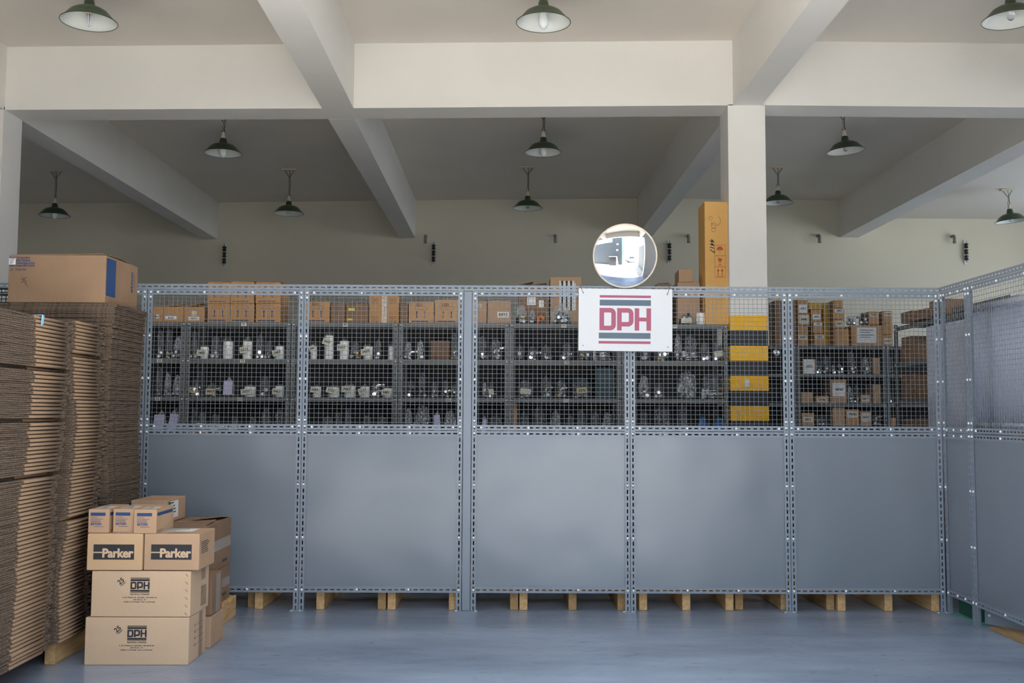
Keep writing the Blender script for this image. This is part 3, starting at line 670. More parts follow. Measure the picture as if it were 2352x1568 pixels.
# behind the pile
def wordr(b, M): b.add(text('Rexroth', .03, .0006), INKK, M @ TR(.36, .04)); b.add(text('www.boschrexroth.com', .010), INKK, M @ TR(.12, .018))
XRr = -1.632
carton('cardboard_box', 'brown taped box on the rear pallet, upper of two, beside the sheet panel', (XRr - .21, 5.70, .325), .42, .49, .272, 0, CARDD, 'brown boxes on the pallet', prints=[('side_print', 'right', wordr)], tape=[('right', .0, .48, .11, .17, TAPEC), ('top', -.21, .20, .2, .26, TAPE)], flap=[(.04, .2, .01, .2, .0, .012), (.04, .2, .28, .48, .02, .0)])
carton('cardboard_box', 'brown taped box on the rear pallet, directly under the upper box', (XRr - .215, 5.72, .125), .42, .49, .198, 0, CARDD, 'brown boxes on the pallet', prints=[('side_print', 'right', wordr)], tape=[('right', .0, .48, .08, .13, TAPEC)])
def ribbon(b, M):
    shiplabel(.02, .2, .02, .115)(b, M); rect(b, .02, .06, .09, .115, GREENP, M @ T((0, 0, .0008)))
carton('cardboard_box', 'long brown box with white side label lying behind the three blue banded boxes', (-1.985, 5.78, .602), .20, .34, .127, 0, CARD, prints=[('side_label', 'right', ribbon)])
carton('cardboard_box', 'narrow dark brown box with letters th standing between pile and pallet', (-1.630, 5.45, .160), .20, .2, .205, 0, CARDD, prints=[('letters', 'front', lambda b, M: b.add(text('th', .045, .002), INKK, M @ TR(.03, .03)))], tape=[('right', .08, .16, .0, .2, TAPEC)])
pp = fl(483, 1488)
carton('cardboard_box', 'small brown box with a torn plastic pouch on the floor by the pallet', (pp.x - .13, pp.y, .0005), .26, .24, .156, 0, CARD, prints=[('plastic_pouch', 'front', lambda b, M: rect(b, .02, .09, .03, .145, FILMB, M)), ('top_print', 'top', lines(-.1, .1, .2, 3, .02, INKK, .004))])
# ------------------------------------------------------------------ pallets
def pallet(x0, x1, y0, y1, label, h=.122, m=WOOD, stringers=3, sw=.05, decks=4, cols=None):
    t = thing('wooden_pallet', label, 'pallet', (x0, y0, 0), 0, 'wooden pallets'); w_ = x1 - x0; d = y1 - y0
    for k in range(stringers):
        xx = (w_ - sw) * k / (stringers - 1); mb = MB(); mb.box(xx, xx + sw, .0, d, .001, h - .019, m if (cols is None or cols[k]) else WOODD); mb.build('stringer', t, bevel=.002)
    for k in range(decks):
        yy = (d - .1) * k / (decks - 1); mb = MB(); mb.box(0, w_, yy, yy + .1, h - .019, h, m); mb.build('deck_board', t, bevel=.0015)
    return t
yp = YF + .06
for a, b, l, cl in ((585, 886, 'behind the small boxes, left of the steel post', (1, 1, 0)), (890, 1190, 'under the panels on both sides of the steel post', (1, 1, 0)), (1193, 1437, 'right of the steel post', (1, 0, 0)), (1468, 1685, 'under the panel before the striped column', (1, 1, 1)), (1691, 1920, 'across the joint right of the striped column', (0, 1, 0)), (1924, 2158, 'at the right corner of the partition', (1, 1, 1))):
    A = at(a, 1395, yp); B = at(b, 1395, yp); pallet(A.x, B.x, yp + (0 if cl[0] else .03), yp + 1.0, 'wooden pallet below the partition %s' % l, cols=cl, h=.135)
A = at(583, 1390, yp); pallet(A.x - .7, A.x, yp + .05, yp + 1.0, 'wooden pallet below the partition half hidden by the pallet with boxes', m=WOODD, h=.135)
pallet(-2.165, -1.615, 5.69, 6.28, 'pale wooden pallet in front of the partition carrying brown boxes')
pallet(-3.3, -2.17, 5.06, 5.95, 'pale wooden pallet under the rear folded carton stacks', m=WOOD, h=.118)
pallet(-3.5, -2.5, 3.75, 5.0, 'wooden pallet under the nearest folded carton stack', m=WOODD, h=.118)
# ------------------------------------------------------------------ folded carton stacks
def flat_mesh(kind, T_, seed):
    rr = random.Random(seed); mb = MB(); D = -1.15
    def ragged(y0, y1, z0, z1, amp, n, base=0.0, m=FLUTE):
        ys = [y0 + (y1 - y0) * k / n for k in range(n + 1)]; xf = [base + rr.uniform(-amp, amp) for _ in ys]; zj = [rr.uniform(-.0006, .0006) for _ in ys]
        for k in range(n):
            a, b = ys[k], ys[k + 1]
            mb.hexa([(D, a, z0 + zj[k]), (xf[k], a, z0 + zj[k]), (xf[k + 1], b, z0 + zj[k + 1]), (D, b, z0 + zj[k + 1]), (D, a, z1 + zj[k]), (xf[k], a, z1 + zj[k]), (xf[k + 1], b, z1 + zj[k + 1]), (D, b, z1 + zj[k + 1])], m)
    def fold(y0, y1):
        h = T_ * .47; prof = [(D, .0005), (-.012, .0005), (-.004, .001), (.004, h * .35), (.007, h), (.004, h * 1.65), (-.004, 2 * h - .001), (-.012, 2 * h - .0005), (D, 2 * h - .0005)]
        i = mb.mi(FOLD); a = [mb.bm.verts.new((x, y0, z)) for x, z in prof]; c = [mb.bm.verts.new((x, y1, z)) for x, z in prof]; n = len(prof)
        for k in range(n): f = mb.bm.faces.new((a[k], c[k], c[(k + 1) % n], a[(k + 1) % n])); f.material_index = i; f.smooth = True
        for r in (a, c): f = mb.bm.faces.new(r); f.material_index = mb.mi(FLUTE)
    e = T_ / 2
    if kind == 'A': spans = (-1.2, -.41, -.09, 0)
    elif kind == 'B': spans = (-.425, -.405, -.11, 0)
    if kind in 'AB':
        ragged(spans[0], spans[1], .0008, e - .0008, .004, 10, -.004); ragged(spans[0], spans[1], e + .0008, T_ - .0008, .004, 10, -.004)
        fold(spans[1] + .002, spans[2])
        for z0, z1 in ((.0006, e * .9), (e * 1.05, T_ - .0008)):
            ragged(spans[2] + .001, spans[3] + rr.uniform(-.02, .012), z0, z1, .010, 5, -.012)
    else:
        ragged(-.49, rr.uniform(-.006, .004), .0006, T_ * .5, .004, 8, 0); ragged(-.488, rr.uniform(-.02, .0), T_ * .55, T_ - .0006, .005, 8, -.004)
    return mb.mesh('folded_carton')
FA = [flat_mesh('A', .0178, k) for k in range(6)]; FB = [flat_mesh('B', .0178, 20 + k) for k in range(6)]; FC = [flat_mesh('C', .011, 40 + k) for k in range(5)]
_u = ['', 'first', 'second', 'third', 'fourth', 'fifth', 'sixth', 'seventh', 'eighth', 'ninth', 'tenth', 'eleventh', 'twelfth', 'thirteenth', 'fourteenth', 'fifteenth', 'sixteenth', 'seventeenth', 'eighteenth', 'nineteenth']
_t = ['', '', 'twenty', 'thirty', 'forty', 'fifty', 'sixty', 'seventy', 'eighty', 'ninety']
def ordw(n):
    if n >= 100: return 'hundredth' if n == 100 else 'hundred-and-' + ordw(n - 100)
    if n < 20: return _u[n]
    return (_t[n // 10][:-1] + 'ieth') if n % 10 == 0 else _t[n // 10] + '-' + _u[n % 10]
def stack(meshes, z0, n, T_, y_of, x_of, desc, breaks, sname, base=0):
    for k in range(n):
        z = z0 + k * T_; g = sum(z > b for b in breaks); first = any(z <= b < z + T_ for b in breaks)
        o = link('folded_carton', meshes[k % len(meshes)], None, (x_of(z) + random.uniform(-.005, .004) - (.035 if first else 0), y_of(z) + random.uniform(-.008, .008), z), (0, 0, random.uniform(-.004, .004)))
        ds, gs = desc[g]; tag(o, '%s, %s from the bottom of the %s' % (ds, ordw(k + 1 + base), sname), 'folded carton', gs)
wob = lambda z, s: .012 * math.sin(z * 5 + s) + .006 * math.sin(z * 13 + 2 * s)
stack(FA, .119, 86, .01785, lambda z: 4.825 + .14 * min(1, z / 1.1) + wob(z, 0), lambda z: -2.105 + wob(z, 1) * .5,
      [('flat folded kraft carton', 'near stack, lower half'), ('flat folded kraft carton, third bundle down', 'near stack, third bundle'),
       ('flat folded kraft carton, second bundle down', 'near stack, second bundle'), ('flat folded kraft carton, topmost bundle', 'near stack, topmost bundle')], (.94, 1.175, 1.405), 'nearest stack')
stack(FB, .119, 87, .01785, lambda z: 5.345 + .10 * min(1, z / 1.0) + wob(z, 2.5), lambda z: -2.115 + wob(z, 3) * .6,
      [('flat folded kraft carton', 'middle stack, lower part'), ('flat folded kraft carton, upper part', 'middle stack, upper part'), ('flat folded kraft carton, top bundle', 'middle stack, top bundle')], (.70, 1.50), 'middle stack')
stack(FC, .625, 107, .011, lambda z: 5.965 + wob(z, 4) * .6, lambda z: -2.10 + wob(z, 5) * .6 - .02 * max(0, .9 - z), [('thin folded brown carton with ragged edge', 'rearmost stack')], (9,), 'rearmost stack', 45)
mb = MB()
for k in range(45): mb.add(FC[k % 5], FLUTE, T((random.uniform(-.004, .004), random.uniform(-.01, .01), k * .0112)))
o = mb.build('folded_carton', loc=(-2.125, 5.96, .119), fix=False); tag(o, 'lower part of the rearmost folded carton stack, behind the small boxes', 'folded carton', None, 'stuff')
zt = .119 + 86 * .01785
mb = MB(); mb.hexa([(-2.094, 4.612, zt - .045), (-2.090, 4.612, zt - .045), (-2.090, 4.628, zt - .045), (-2.094, 4.628, zt - .045), (-2.094, 4.622, zt + .003), (-2.090, 4.622, zt + .003), (-2.090, 4.638, zt + .003), (-2.094, 4.638, zt + .003)], STRAP); mb.box(-2.13, -2.09, 4.622, 4.638, zt + .001, zt + .003, STRAP)
tag(mb.build('strapping_band'), 'light blue plastic strap over the top edge of the nearest carton stack', 'strap')
# loose flat sheets over stack B top, box on stack C
ZC = .625 + 107 * .011
def bigfront(b, M):
    for k, s in enumerate(('Eaton Corporation', 'Hydraulics Division', '7945 Technology Drive', 'Eden Prairie MN 55344')):
        bold(b, text(s, .0145, .0001, 0, 'LEFT'), INKB, M @ TR(-.260, .243 - k * .0145), .0005)
    b.add(text('(5)  7X60-001', .016, .0001, .3, 'LEFT'), INKK, M @ TR(-.256, .178))
def bigmark(b, M):
    for q in ([(-.19, .14), (-.16, .10)], [(-.165, .14), (-.19, .105)], [(-.195, .125), (-.165, .13)], [(-.19, .112), (-.16, .118)], [(-.175, .108), (-.15, .085)]):
        for pq in stroke_polys(q, .002): b.face([(p[0], p[1], 0) for p in pq], INKK, M)
def bigside(b, M):
    rect(b, .012, .135, .04, .245, INKB, M)
    bold(b, text('EATON', .034, .0003, .1, 'CENTER', 1.04), INKB, M @ TR(.365, .155, 90), .0015); rect(b, .392, .395, .13, .21, INKB, M)
    b.add(text('www.eaton.com', .014), INKB, M @ TR(.16, .09, 90))
A = at(248, 699, 5.49); B = at(22, 699, 5.49)
carton('cardboard_box', 'large scuffed kraft box with blue band and EATON print on top of the stacks', ((A.x + B.x) / 2 - .012, 5.48, ZC + .002), A.x - B.x, .45, .258, math.radians(-1.5), mat('scuffed_kraft', (.29, .18, .105), .8, noise=.12, nscale=4, bump=.15), prints=[('front_print', 'front', bigfront), ('handwritten_mark', 'front', bigmark), ('white_sticker', 'front', lambda b, M: shiplabel(-.262, -.225, .205, .24)(b, M @ T((0, 0, .0008)))), ('side_print', 'right', bigside)],
       flap=[(-.26, .25, .01, .22, .004, .012), (-.26, .25, .23, .44, .012, .0)], bevel=.005)
# dark wire basket at the far left edge
t = thing('wire_basket', 'dark wire basket on the carton stacks at the left frame edge', 'basket', (-3.02, 6.0, 1.80))
mb = MB()
for k in range(8): mb.tube([(-.3, 0, k * .02), (.14, 0, k * .02)], .003, BLK, 5); 
for k in range(12): mb.tube([(-.3 + k * .04, 0, 0), (-.3 + k * .04, 0, .14)], .003, BLK, 5)
mb.build('front_grid', t)
mb = MB()
for k in range(12): mb.tube([(-.3 + k * .04, 0, .0), (-.3 + k * .04, .3, .0), (-.3 + k * .04, .3, .14)], .003, BLK, 5)
mb.tube([(.14, 0, .14), (.14, .3, .14), (-.3, .3, .14), (-.3, 0, .14)], .005, BLK, 6, closed=True); mb.build('basket_body', t)
# ------------------------------------------------------------------ racks
LZ = [1.94, 1.647, 1.344, 1.04, .74, .44, .14]
def rack(x0, x1, Y, d, label, rz=0, top=1.94):
    t = thing('steel_rack', label, 'rack', (x0, Y, 0), rz, 'steel shelving racks'); w_ = x1 - x0; pw = .034
    for s in (0, 1):
        mb = MB(); xx = .002 if s == 0 else w_ - .002 - pw
        slot_strip(mb, top, pw, RACK, Mv(xx, 0, 0), flange=0 if s == 0 else 1, pitch=.048, slen=.014, sw=.009); p = mb.build('post', t)
        for z in LZ[:4]: link('bolt', BOLT, p, (xx + pw / 2, -.0005, z - .018), (0, 0, 0), (.8, .8, .8))
        mb = MB(); mb.box(xx, xx + pw, d - .003, d, 0, top, RACK); mb.box(xx if s == 0 else xx + pw - .003, xx + .003 if s == 0 else xx + pw, d - pw, d, 0, top, RACK); mb.build('post', t)
    for z in LZ:
        mb = MB(); mb.box(.004, w_ - .004, .002, d - .002, z - .003, z, RACK); mb.box(pw + .002, w_ - pw - .002, -.0003, .002, z - .036, z, RACK)
        for k in (0, 1, 2): mb.box(.055 + k * .012, .061 + k * .012, -.001, -.0004, z - .02, z - .014, RACKB); mb.box(w_ - .061 - k * .012, w_ - .055 - k * .012, -.001, -.0004, z - .02, z - .014, RACKB)
        mb.build('shelf', t)
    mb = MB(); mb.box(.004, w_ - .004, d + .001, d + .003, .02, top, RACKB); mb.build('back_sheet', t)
    return t
YR = 8.15; DR = .42
rx = [-3.40, -2.543, -1.707, -.853, .034, .933, 1.785]
rl = ['at far left, behind the first mesh panel edge', 'behind the first mesh panel', 'across the first and second mesh panels', 'across the second panel and the steel post', 'behind the third mesh panel and the sign', 'beside the hazard striped column']
for a, b, l in zip(rx, rx[1:], rl): rack(a + .001, b - .001, YR, DR, 'dark grey steel shelving rack %s' % l)
YR2 = 10.6
for a, b, l in ((2.09, 3.03, 'half hidden by the striped column'), (3.03, 3.965, 'behind the rightmost front panel'), (3.965, 4.9, 'in the dark right corner')): rack(a + .001, b - .001, YR2, DR, 'distant dark grey steel shelving rack %s' % l)
# side rack running toward the camera on the right
for y1, l in ((8.35, 'rear'), (7.42, 'front')):
    t = rack(0, .92, 0, .42, 'dark steel rack running along the right wing, %s unit' % l, math.radians(-90), 1.96); t.location = (3.19, y1, 0)
# shelf labels
mbk = 0
for (px, py, s) in ((560, 745.5, '51'), (793, 745, '80'), (1295, 744, '101'), (1302, 826, '10'), (1300, 914, '12'), (1550, 745, '091'), (366, 827, '52'), (362, 910, '53'), (557, 826, '71'), (551, 912, '61'), (1030, 914, '10')):
    z = min(LZ, key=lambda v: abs(v - .018 - at(px, py, YR).z)); c = at(px, py, YR - .004)
    mb = MB(); M = Matrix(((1, 0, 0, 0), (0, 0, -1, 0), (0, 1, 0, 0), (0, 0, 0, 1)))
    mb.box(-.02, .02, -.0002, .0008, -.013, .013, WHITE if s not in ('52', '53', '61', '71', '10') else CREAM); mb.add(text(s, .026, .0006), INKK, T((0, -.0008, 0)) @ M)
    lv = {0: 'top', 1: 'second', 2: 'third', 3: 'fourth'}[LZ.index(z)]
    pn = 'first' if px < 695 else 'second' if px < 1060 else 'third' if px < 1447 else 'fourth'
    tag(mb.build('shelf_label', loc=(c.x, YR - .0022, z - .018)), 'numbered shelf label %s, %s on the %s shelf edge, %s mesh panel' % (s, 'left end' if px < 400 else 'middle', lv, pn), 'label', 'shelf edge labels')
# ------------------------------------------------------------------ goods on shelves
def bag_mesh(seed, tw=.55, material=None):
    rr = random.Random(seed); bm = bmesh.new(); bmesh.ops.create_icosphere(bm, subdivisions=3, radius=.5)
    ph = [rr.uniform(0, 6) for _ in range(9)]; lean = rr.uniform(-.25, .25); neck = rr.uniform(.45, .8); top = rr.uniform(.7, .95)
    for v in bm.verts:
        x, y, z = v.co; zz = z + .5; ang = math.atan2(y, x)
        k = .5 / max(.32, math.hypot(x, y)) if .06 < zz < .94 else 1
        pr = 1 if zz < tw else 1 - (1 - neck) * min(1, (zz - tw) / .25)
        n = .09 * math.sin(3 * ang + ph[0] + 5 * zz) + .07 * math.sin(5 * ang + ph[1] - 8 * zz) + rr.uniform(-.07, .07)
        sc = k * pr * (1 + n)
        zt = zz + (.10 * math.sin(2 * ang + ph[3]) + .07 * math.sin(5 * ang + ph[4]) + rr.uniform(-.04, .04)) * max(0, zz - .35)
        v.co = (x * sc + lean * max(0, zz - tw) * .6, y * sc, max(0, zt))
    mx = max(abs(v.co.x) for v in bm.verts); my = max(abs(v.co.y) for v in bm.verts); mz = max(v.co.z for v in bm.verts)
    for v in bm.verts: v.co.x *= .5 / mx; v.co.y *= .5 / my; v.co.z /= mz
    me = bpy.data.meshes.new('bag'); bm.to_mesh(me); bm.free(); me.materials.append(material or FILM)
    return me
BAGS = [bag_mesh(k, .45 + .1 * (k % 4)) for k in range(8)]; BAGB = [bag_mesh(30 + k, .6, FILMB) for k in range(4)]
def fit_mesh(kind):
    mb = MB()
    if kind == 0:   # threaded elbow
        mb.tube([(0, 0, 0), (0, 0, .04), (.012, 0, .055), (.05, 0, .055)], [.014, .014, .014, .014], CHROME, 10); mb.tube([(.04, 0, .055), (.055, 0, .055)], .019, CHROME, 6); mb.tube([(0, 0, 0), (0, 0, .014)], .019, CHROME, 6)
    elif kind == 1: # nipple with hex
        mb.tube([(-.03, 0, .018), (.03, 0, .018)], .012, BRASS, 10); mb.tube([(-.007, 0, .018), (.007, 0, .018)], .018, BRASS, 6)
    elif kind == 2: # dark valve body
        mb.box(-.022, .022, -.02, .02, 0, .04, DARKM); mb.tube([(0, 0, .04), (0, 0, .065)], .011, DARKM, 10); mb.tube([(0, -.03, .02), (0, .0, .02)], .012, CHROME, 10)
    elif kind == 3: # nut / cap with bright face
        mb.tube([(0, -.02, .02), (0, .02, .02)], .018, DARKM, 8); mb.tube([(0, -.026, .02), (0, -.02, .02)], .010, SIGNW, 10)
    elif kind == 4: # rod with bright tips
        mb.tube([(-.05, 0, .01), (.05, 0, .012)], .006, CHROME, 8); mb.tube([(-.05, 0, .03), (.045, 0, .03)], .006, CHROME, 8); mb.tube([(-.06, 0, .01), (-.045, 0, .01)], .011, SIGNW, 8); mb.tube([(-.06, 0, .03), (-.045, 0, .03)], .011, SIGNW, 8)
    return mb.mesh('fitting')
FITS = [fit_mesh(k) for k in range(5)]
_c = MB(); _c.lathe([(0, 0), (.48, 0), (.5, .02), (.5, .97), (.47, 1), (.2, 1), (.2, .97), (0, .97)], CANW, 24); CAN = _c.mesh('white_roll')
ORD = ['first', 'second', 'third', 'fourth', 'fifth', 'sixth', 'seventh', 'eighth', 'ninth', 'tenth', 'eleventh', 'twelfth', 'thirteenth']
MFR = Matrix(((1, 0, 0, 0), (0, 0, -1, 0), (0, 1, 0, 0), (0, 0, 0, 1)))
def papertag(parent, w_, h_, x, y, z, s, m=CREAM, ry=0, col=INKK):
    mb = MB(); mb.box(-w_ / 2, w_ / 2, -.0005, .0005, -h_ / 2, h_ / 2, m)
    if s: mb.add(text(s, min(h_ * .62, w_ / (len(s) * .6)), .0008, .2), col, T((0, -.0011, 0)) @ MFR)
    return mb.build('paper_tag', parent, (x, y, z), (math.radians(-6), ry, 0))
BLUEBAG = [bag_mesh(50 + k, .6, BLUEF) for k in range(2)]
def item(kind, px0, px1, pyt, z, Y, lab, grp, rr, dmax=.24):
    yb = Y + .07
    A = at(px0, pyt, yb); B = at(px1, pyt, yb); w_ = B.x - A.x; h_ = max(.04, A.z - z); cx = (A.x + B.x) / 2; dp = min(max(w_, .07), dmax)
    loc = (cx, yb + dp * .5, z + .0008)
    if kind == 'dbox':
        carton('cardboard_box', lab, (cx, Y + .2, z + .0008), w_, .18, h_, 0, CARDD, grp); return
    if kind == 'box' or kind == 'teal':
        o = carton('cardboard_box', lab, (cx, yb, z + .0008), w_, dp, h_, rr.uniform(-.03, .03), CARDO if kind == 'box' else mat('dark_teal_box', (.01, .05, .07), .5), grp)
        return
    nm = {'can': 'wrapped_roll', 'tcan': 'wrapped_roll'}.get(kind, 'bag_of_fittings')
    t = thing(nm, lab, 'roll' if 'can' in kind else 'bag', loc, 0, grp)
    bags = BAGB if kind in ('bright', 'lilac') else (BLUEBAG if kind == 'blue' else BAGS)
    if 'can' in kind:
        r_ = w_ * .42; o = link('white_roll', CAN, t, (0.02 * w_, 0, .001), (0, 0, rr.random()), (r_ * 2, r_ * 2, h_ * .92))
        link('plastic_bag', rr.choice(BAGS), t, (0, 0, 0), (0, 0, rr.random() * 6), (w_ * 1.0, min(dp, w_ * 1.1), h_ * 1.2))
        if kind == 'tcan': papertag(t, w_ * .8, min(.05, h_ * .5), -.15 * w_, -dp * .56, h_ * rr.uniform(.4, .75), rr.choice(['5321', '3403', '3463', '5511', '5493', '5331']), CREAM, rr.uniform(-.3, .3))
        return
    link('plastic_bag', rr.choice(bags), t, (0, 0, 0), (0, 0, rr.choice([0, math.pi]) + rr.uniform(-.12, .12)), (w_ * .90, dp * .95, h_ * 1.1))
    n = 3 + int(w_ > .11) + int(w_ > .17) + int(w_ > .24)
    for k in range(n):
        sc = rr.uniform(.8, 1.2) * min(1.1, h_ / .08, w_ / .075); kk = 4 if kind == 'rod' else rr.choice([0, 1, 2, 3, 2, 2, 2])
        link('fitting', FITS[kk], t, ((-.26 + .52 * (k + .5) / n) * w_, rr.uniform(-.2, .1) * dp, .003 + (k % 2) * .03), (0, 0, rr.uniform(-.6, .6)), (sc, sc, sc))
    if kind in ('tag', 'ytag'): papertag(t, min(.085, w_ * .75), min(.045, h_ * .5), 0, -dp * .52, h_ * .4, rr.choice(['5370', '3403', '4417', '5511', '']), CREAM if kind == 'tag' else mat('yellowish_tag', (.50, .46, .26), .7), rr.uniform(-.2, .2))
    if kind == 'lilac': papertag(t, w_ * .75, h_ * .75, 0, -dp * .52, h_ * .5, '', LILAC, rr.uniform(-.15, .15))
Z3 = lambda x, y: (320 + x / 4.02, 620 + y / 4.02)
Z4 = lambda x, y: (690 + x / 4.02, 620 + y / 4.02)
Z5 = lambda x, y: (1060 + x / 3.824, 600 + y / 3.824)
Z6 = lambda x, y: (1430 + x / 2.75, 440 + y / 2.75)
GOODS = {
 ('first', 1, Z3): [('bag', 150, 230, 560), ('bag', 225, 300, 545), ('bright', 300, 395, 620), ('bag', 470, 540, 570), ('tcan', 540, 635, 700), ('bag', 640, 740, 620), ('can', 750, 860, 645), ('tcan', 935, 1040, 640), ('bag', 1060, 1150, 600), ('bag', 1155, 1225, 660), ('tcan', 1235, 1335, 695)],
 ('first', 2, Z3): [('bag', 140, 210, 900), ('bright', 215, 290, 960), ('bright', 292, 385, 980), ('ytag', 450, 550, 1020), ('ytag', 600, 715, 1050), ('lilac', 765, 875, 1000), ('tcan', 945, 1070, 1070), ('bag', 1090, 1200, 990), ('tcan', 1235, 1335, 1065)],
 ('first', 3, Z3): [('lilac', 120, 245, 1310), ('lilac', 262, 365, 1300), ('bag', 460, 520, 1290), ('tag', 522, 615, 1320), ('tag', 635, 740, 1340), ('tag', 820, 915, 1355), ('tag', 1000, 1085, 1365), ('bag', 1100, 1210, 1280), ('bag', 1230, 1340, 1300)],
 ('second', 1, Z4): [('tcan', 85, 150, 690), ('tcan', 212, 305, 585), ('tcan', 345, 448, 640), ('bag', 455, 550, 670), ('tcan', 565, 670, 695), ('bag', 680, 750, 650), ('can', 805, 872, 690), ('bright', 950, 1035, 670), ('bright', 1060, 1150, 660), ('dbox', 1190, 1370, 640), ('bag', 1385, 1455, 590)],
 ('second', 2, Z4): [('tcan', 100, 190, 1070), ('tcan', 245, 360, 1075), ('tcan', 385, 505, 1060), ('tcan', 540, 640, 1070), ('bag', 645, 745, 1030), ('tcan', 755, 852, 1085), ('bag', 975, 1055, 1030), ('bag', 1085, 1165, 950), ('bag', 1195, 1275, 1040), ('bag', 1300, 1380, 1030), ('bag', 1388, 1455, 1060)],
 ('second', 3, Z4): [('tag', 190, 300, 1360), ('bag', 305, 385, 1330), ('bag', 395, 470, 1290), ('bag', 560, 660, 1350), ('bag', 700, 800, 1360), ('bright', 955, 1035, 1290), ('bright', 1040, 1205, 1260), ('lilac', 1225, 1300, 1310), ('bright', 1310, 1445, 1310)],
 ('third', 1, Z5): [('bag', 140, 225, 660), ('bag', 230, 370, 690), ('bag', 465, 560, 740), ('bag', 580, 670, 750), ('bag', 690, 800, 740), ('bag', 865, 985, 730), ('bag', 1010, 1150, 700), ('rod', 1190, 1310, 770)],
 ('third', 2, Z5): [('bright', 175, 228, 1070), ('tag', 232, 290, 1065), ('tag', 480, 645, 1050), ('bag', 690, 805, 1020), ('bag', 825, 930, 1050), ('ytag', 950, 1165, 1030), ('teal', 1185, 1335, 930)],
 ('third', 3, Z5): [('lilac', 175, 225, 1365), ('bag', 235, 370, 1360), ('box', 455, 490, 1230), ('bag', 500, 605, 1330), ('bag', 620, 745, 1290), ('bright', 775, 885, 1320), ('bag', 915, 1000, 1360), ('bag', 1010, 1105, 1310), ('bag', 1130, 1220, 1330), ('bright', 1230, 1345, 1340)],
 ('fourth', 1, Z6): [('bag', 95, 180, 920), ('bag', 200, 300, 930), ('bright', 325, 382, 910), ('rod', 390, 482, 910), ('bag', 495, 560, 950), ('tag', 568, 645, 950)],
 ('fourth', 2, Z6): [('bright', 100, 180, 1170), ('bag', 200, 265, 1210), ('bright', 345, 500, 1145), ('rod', 505, 662, 1155)],
 ('fourth', 3, Z6): [('bag', 100, 180, 1400), ('bag', 200, 325, 1355), ('bag', 345, 430, 1360), ('blue', 470, 560, 1425), ('blue', 565, 680, 1435)],
}
DESC = {'bag': 'clear bag of dark fittings', 'bright': 'shiny clear bag', 'tag': 'clear bag with paper tag', 'ytag': 'clear bag with yellowish tag', 'lilac': 'clear bag with lilac paper',
        'can': 'white wrapped roll', 'tcan': 'white wrapped roll with paper tag', 'rod': 'clear bag of bright-tipped rods', 'box': 'brown cardboard box', 'dbox': 'dull brown box set back', 'teal': 'dark teal box', 'blue': 'blue plastic packet'}
SHN = {1: 'upper', 2: 'middle', 3: 'lower'}
for (pn, lv, Z), items in GOODS.items():
    rr = random.Random(lv * 17 + len(pn) * 5 + len(items))
    items = [list(q) for q in items]
    for q, q2 in zip(items, items[1:]): q[2] = min(q[2], q2[1] - 5)
    for k, (kind, a, b, yt) in enumerate(items):
        (pa, ya), (pb, _) = Z(a, yt), Z(b, yt)
        item(kind, pa, pb, ya, LZ[lv], YR, '%s, %s from left, %s shelf behind %s mesh panel' % (DESC[kind], ORD[k], SHN[lv], pn), 'goods on the %s shelf' % SHN[lv], rr)
# ---- boxes on top of the racks
ZT = 1.9405
def topbox(x0, x1, y0, label, m=CARDO, Y=YR + .04, y1=None, d=.3, prints=(), tape=None, group='boxes on top of the racks', z=None, flap=None, rz=0):
    z = ZT if z is None else z
    A = at(x0, y0, Y); B = at(x1, y0, Y); zt_ = A.z
    return carton('cardboard_box', label, ((A.x + B.x) / 2, Y, z + .001), B.x - A.x, d, zt_ - z - .001, rz, m, group, prints=prints, tape=tape, bevel=.0035, flap=flap)
def moving(w_, num=None):
    def fn(b, M):
        rect(b, -w_ * .42, w_ * .3, .012, .020, INKB, M)
        for x in (-.035, .03):
            rect(b, x - .003, x + .003, .05, .09, INKB, M); b.face([(x - .009, .088, 0), (x + .009, .088, 0), (x, .102, 0)], INKB, M); rect(b, x - .008, x + .008, .047, .052, INKB, M)
        for q in stroke_polys([(-.05, .125)] + arc(-.035, .125, .012, 180, 90) + arc(.035, .125, .012, 90, 0) + [(.047, .11)] + [(-.047, .11)], .0028, True): b.face([(p[0], p[1], 0) for p in q], CARDD, M)
        if num: b.add(text(num, .030, .0004, .3), INKK, M @ TR(-.02, .148))
    return fn
wl = lambda x, y, w_=.07, h_=.028, s=None: (lambda b, M: (rect(b, x - w_ / 2, x + w_ / 2, y, y + h_, WHITE, M), b.add(text(s or '4x52', h_ * .8, .0005), INKK, M @ T((0, 0, .0005)) @ TR(x, y + h_ / 2))))
topbox(352, 375, 704, 'low brown open box, leftmost on the rack top', CARDO, prints=[('label_sticker', 'front', wl(.0, .03, .03))])
topbox(376, 422, 704, 'low brown box with white sticker, second on the rack top from left', CARDO, prints=[('label_sticker', 'front', wl(-.02, .02, .09))], flap=[(-.07, .07, .01, .1, .02, .02)])
topbox(423, 470, 704, 'low brown box with two stickers left of the stacked moving boxes', CARDO, prints=[('label_sticker', 'front', wl(-.0, .015, .09)), ('cream_sticker', 'front', lambda b, M: rect(b, -.02, .02, .05, .09, CREAM, M))], flap=[(-.07, .07, .01, .12, .03, .02)])
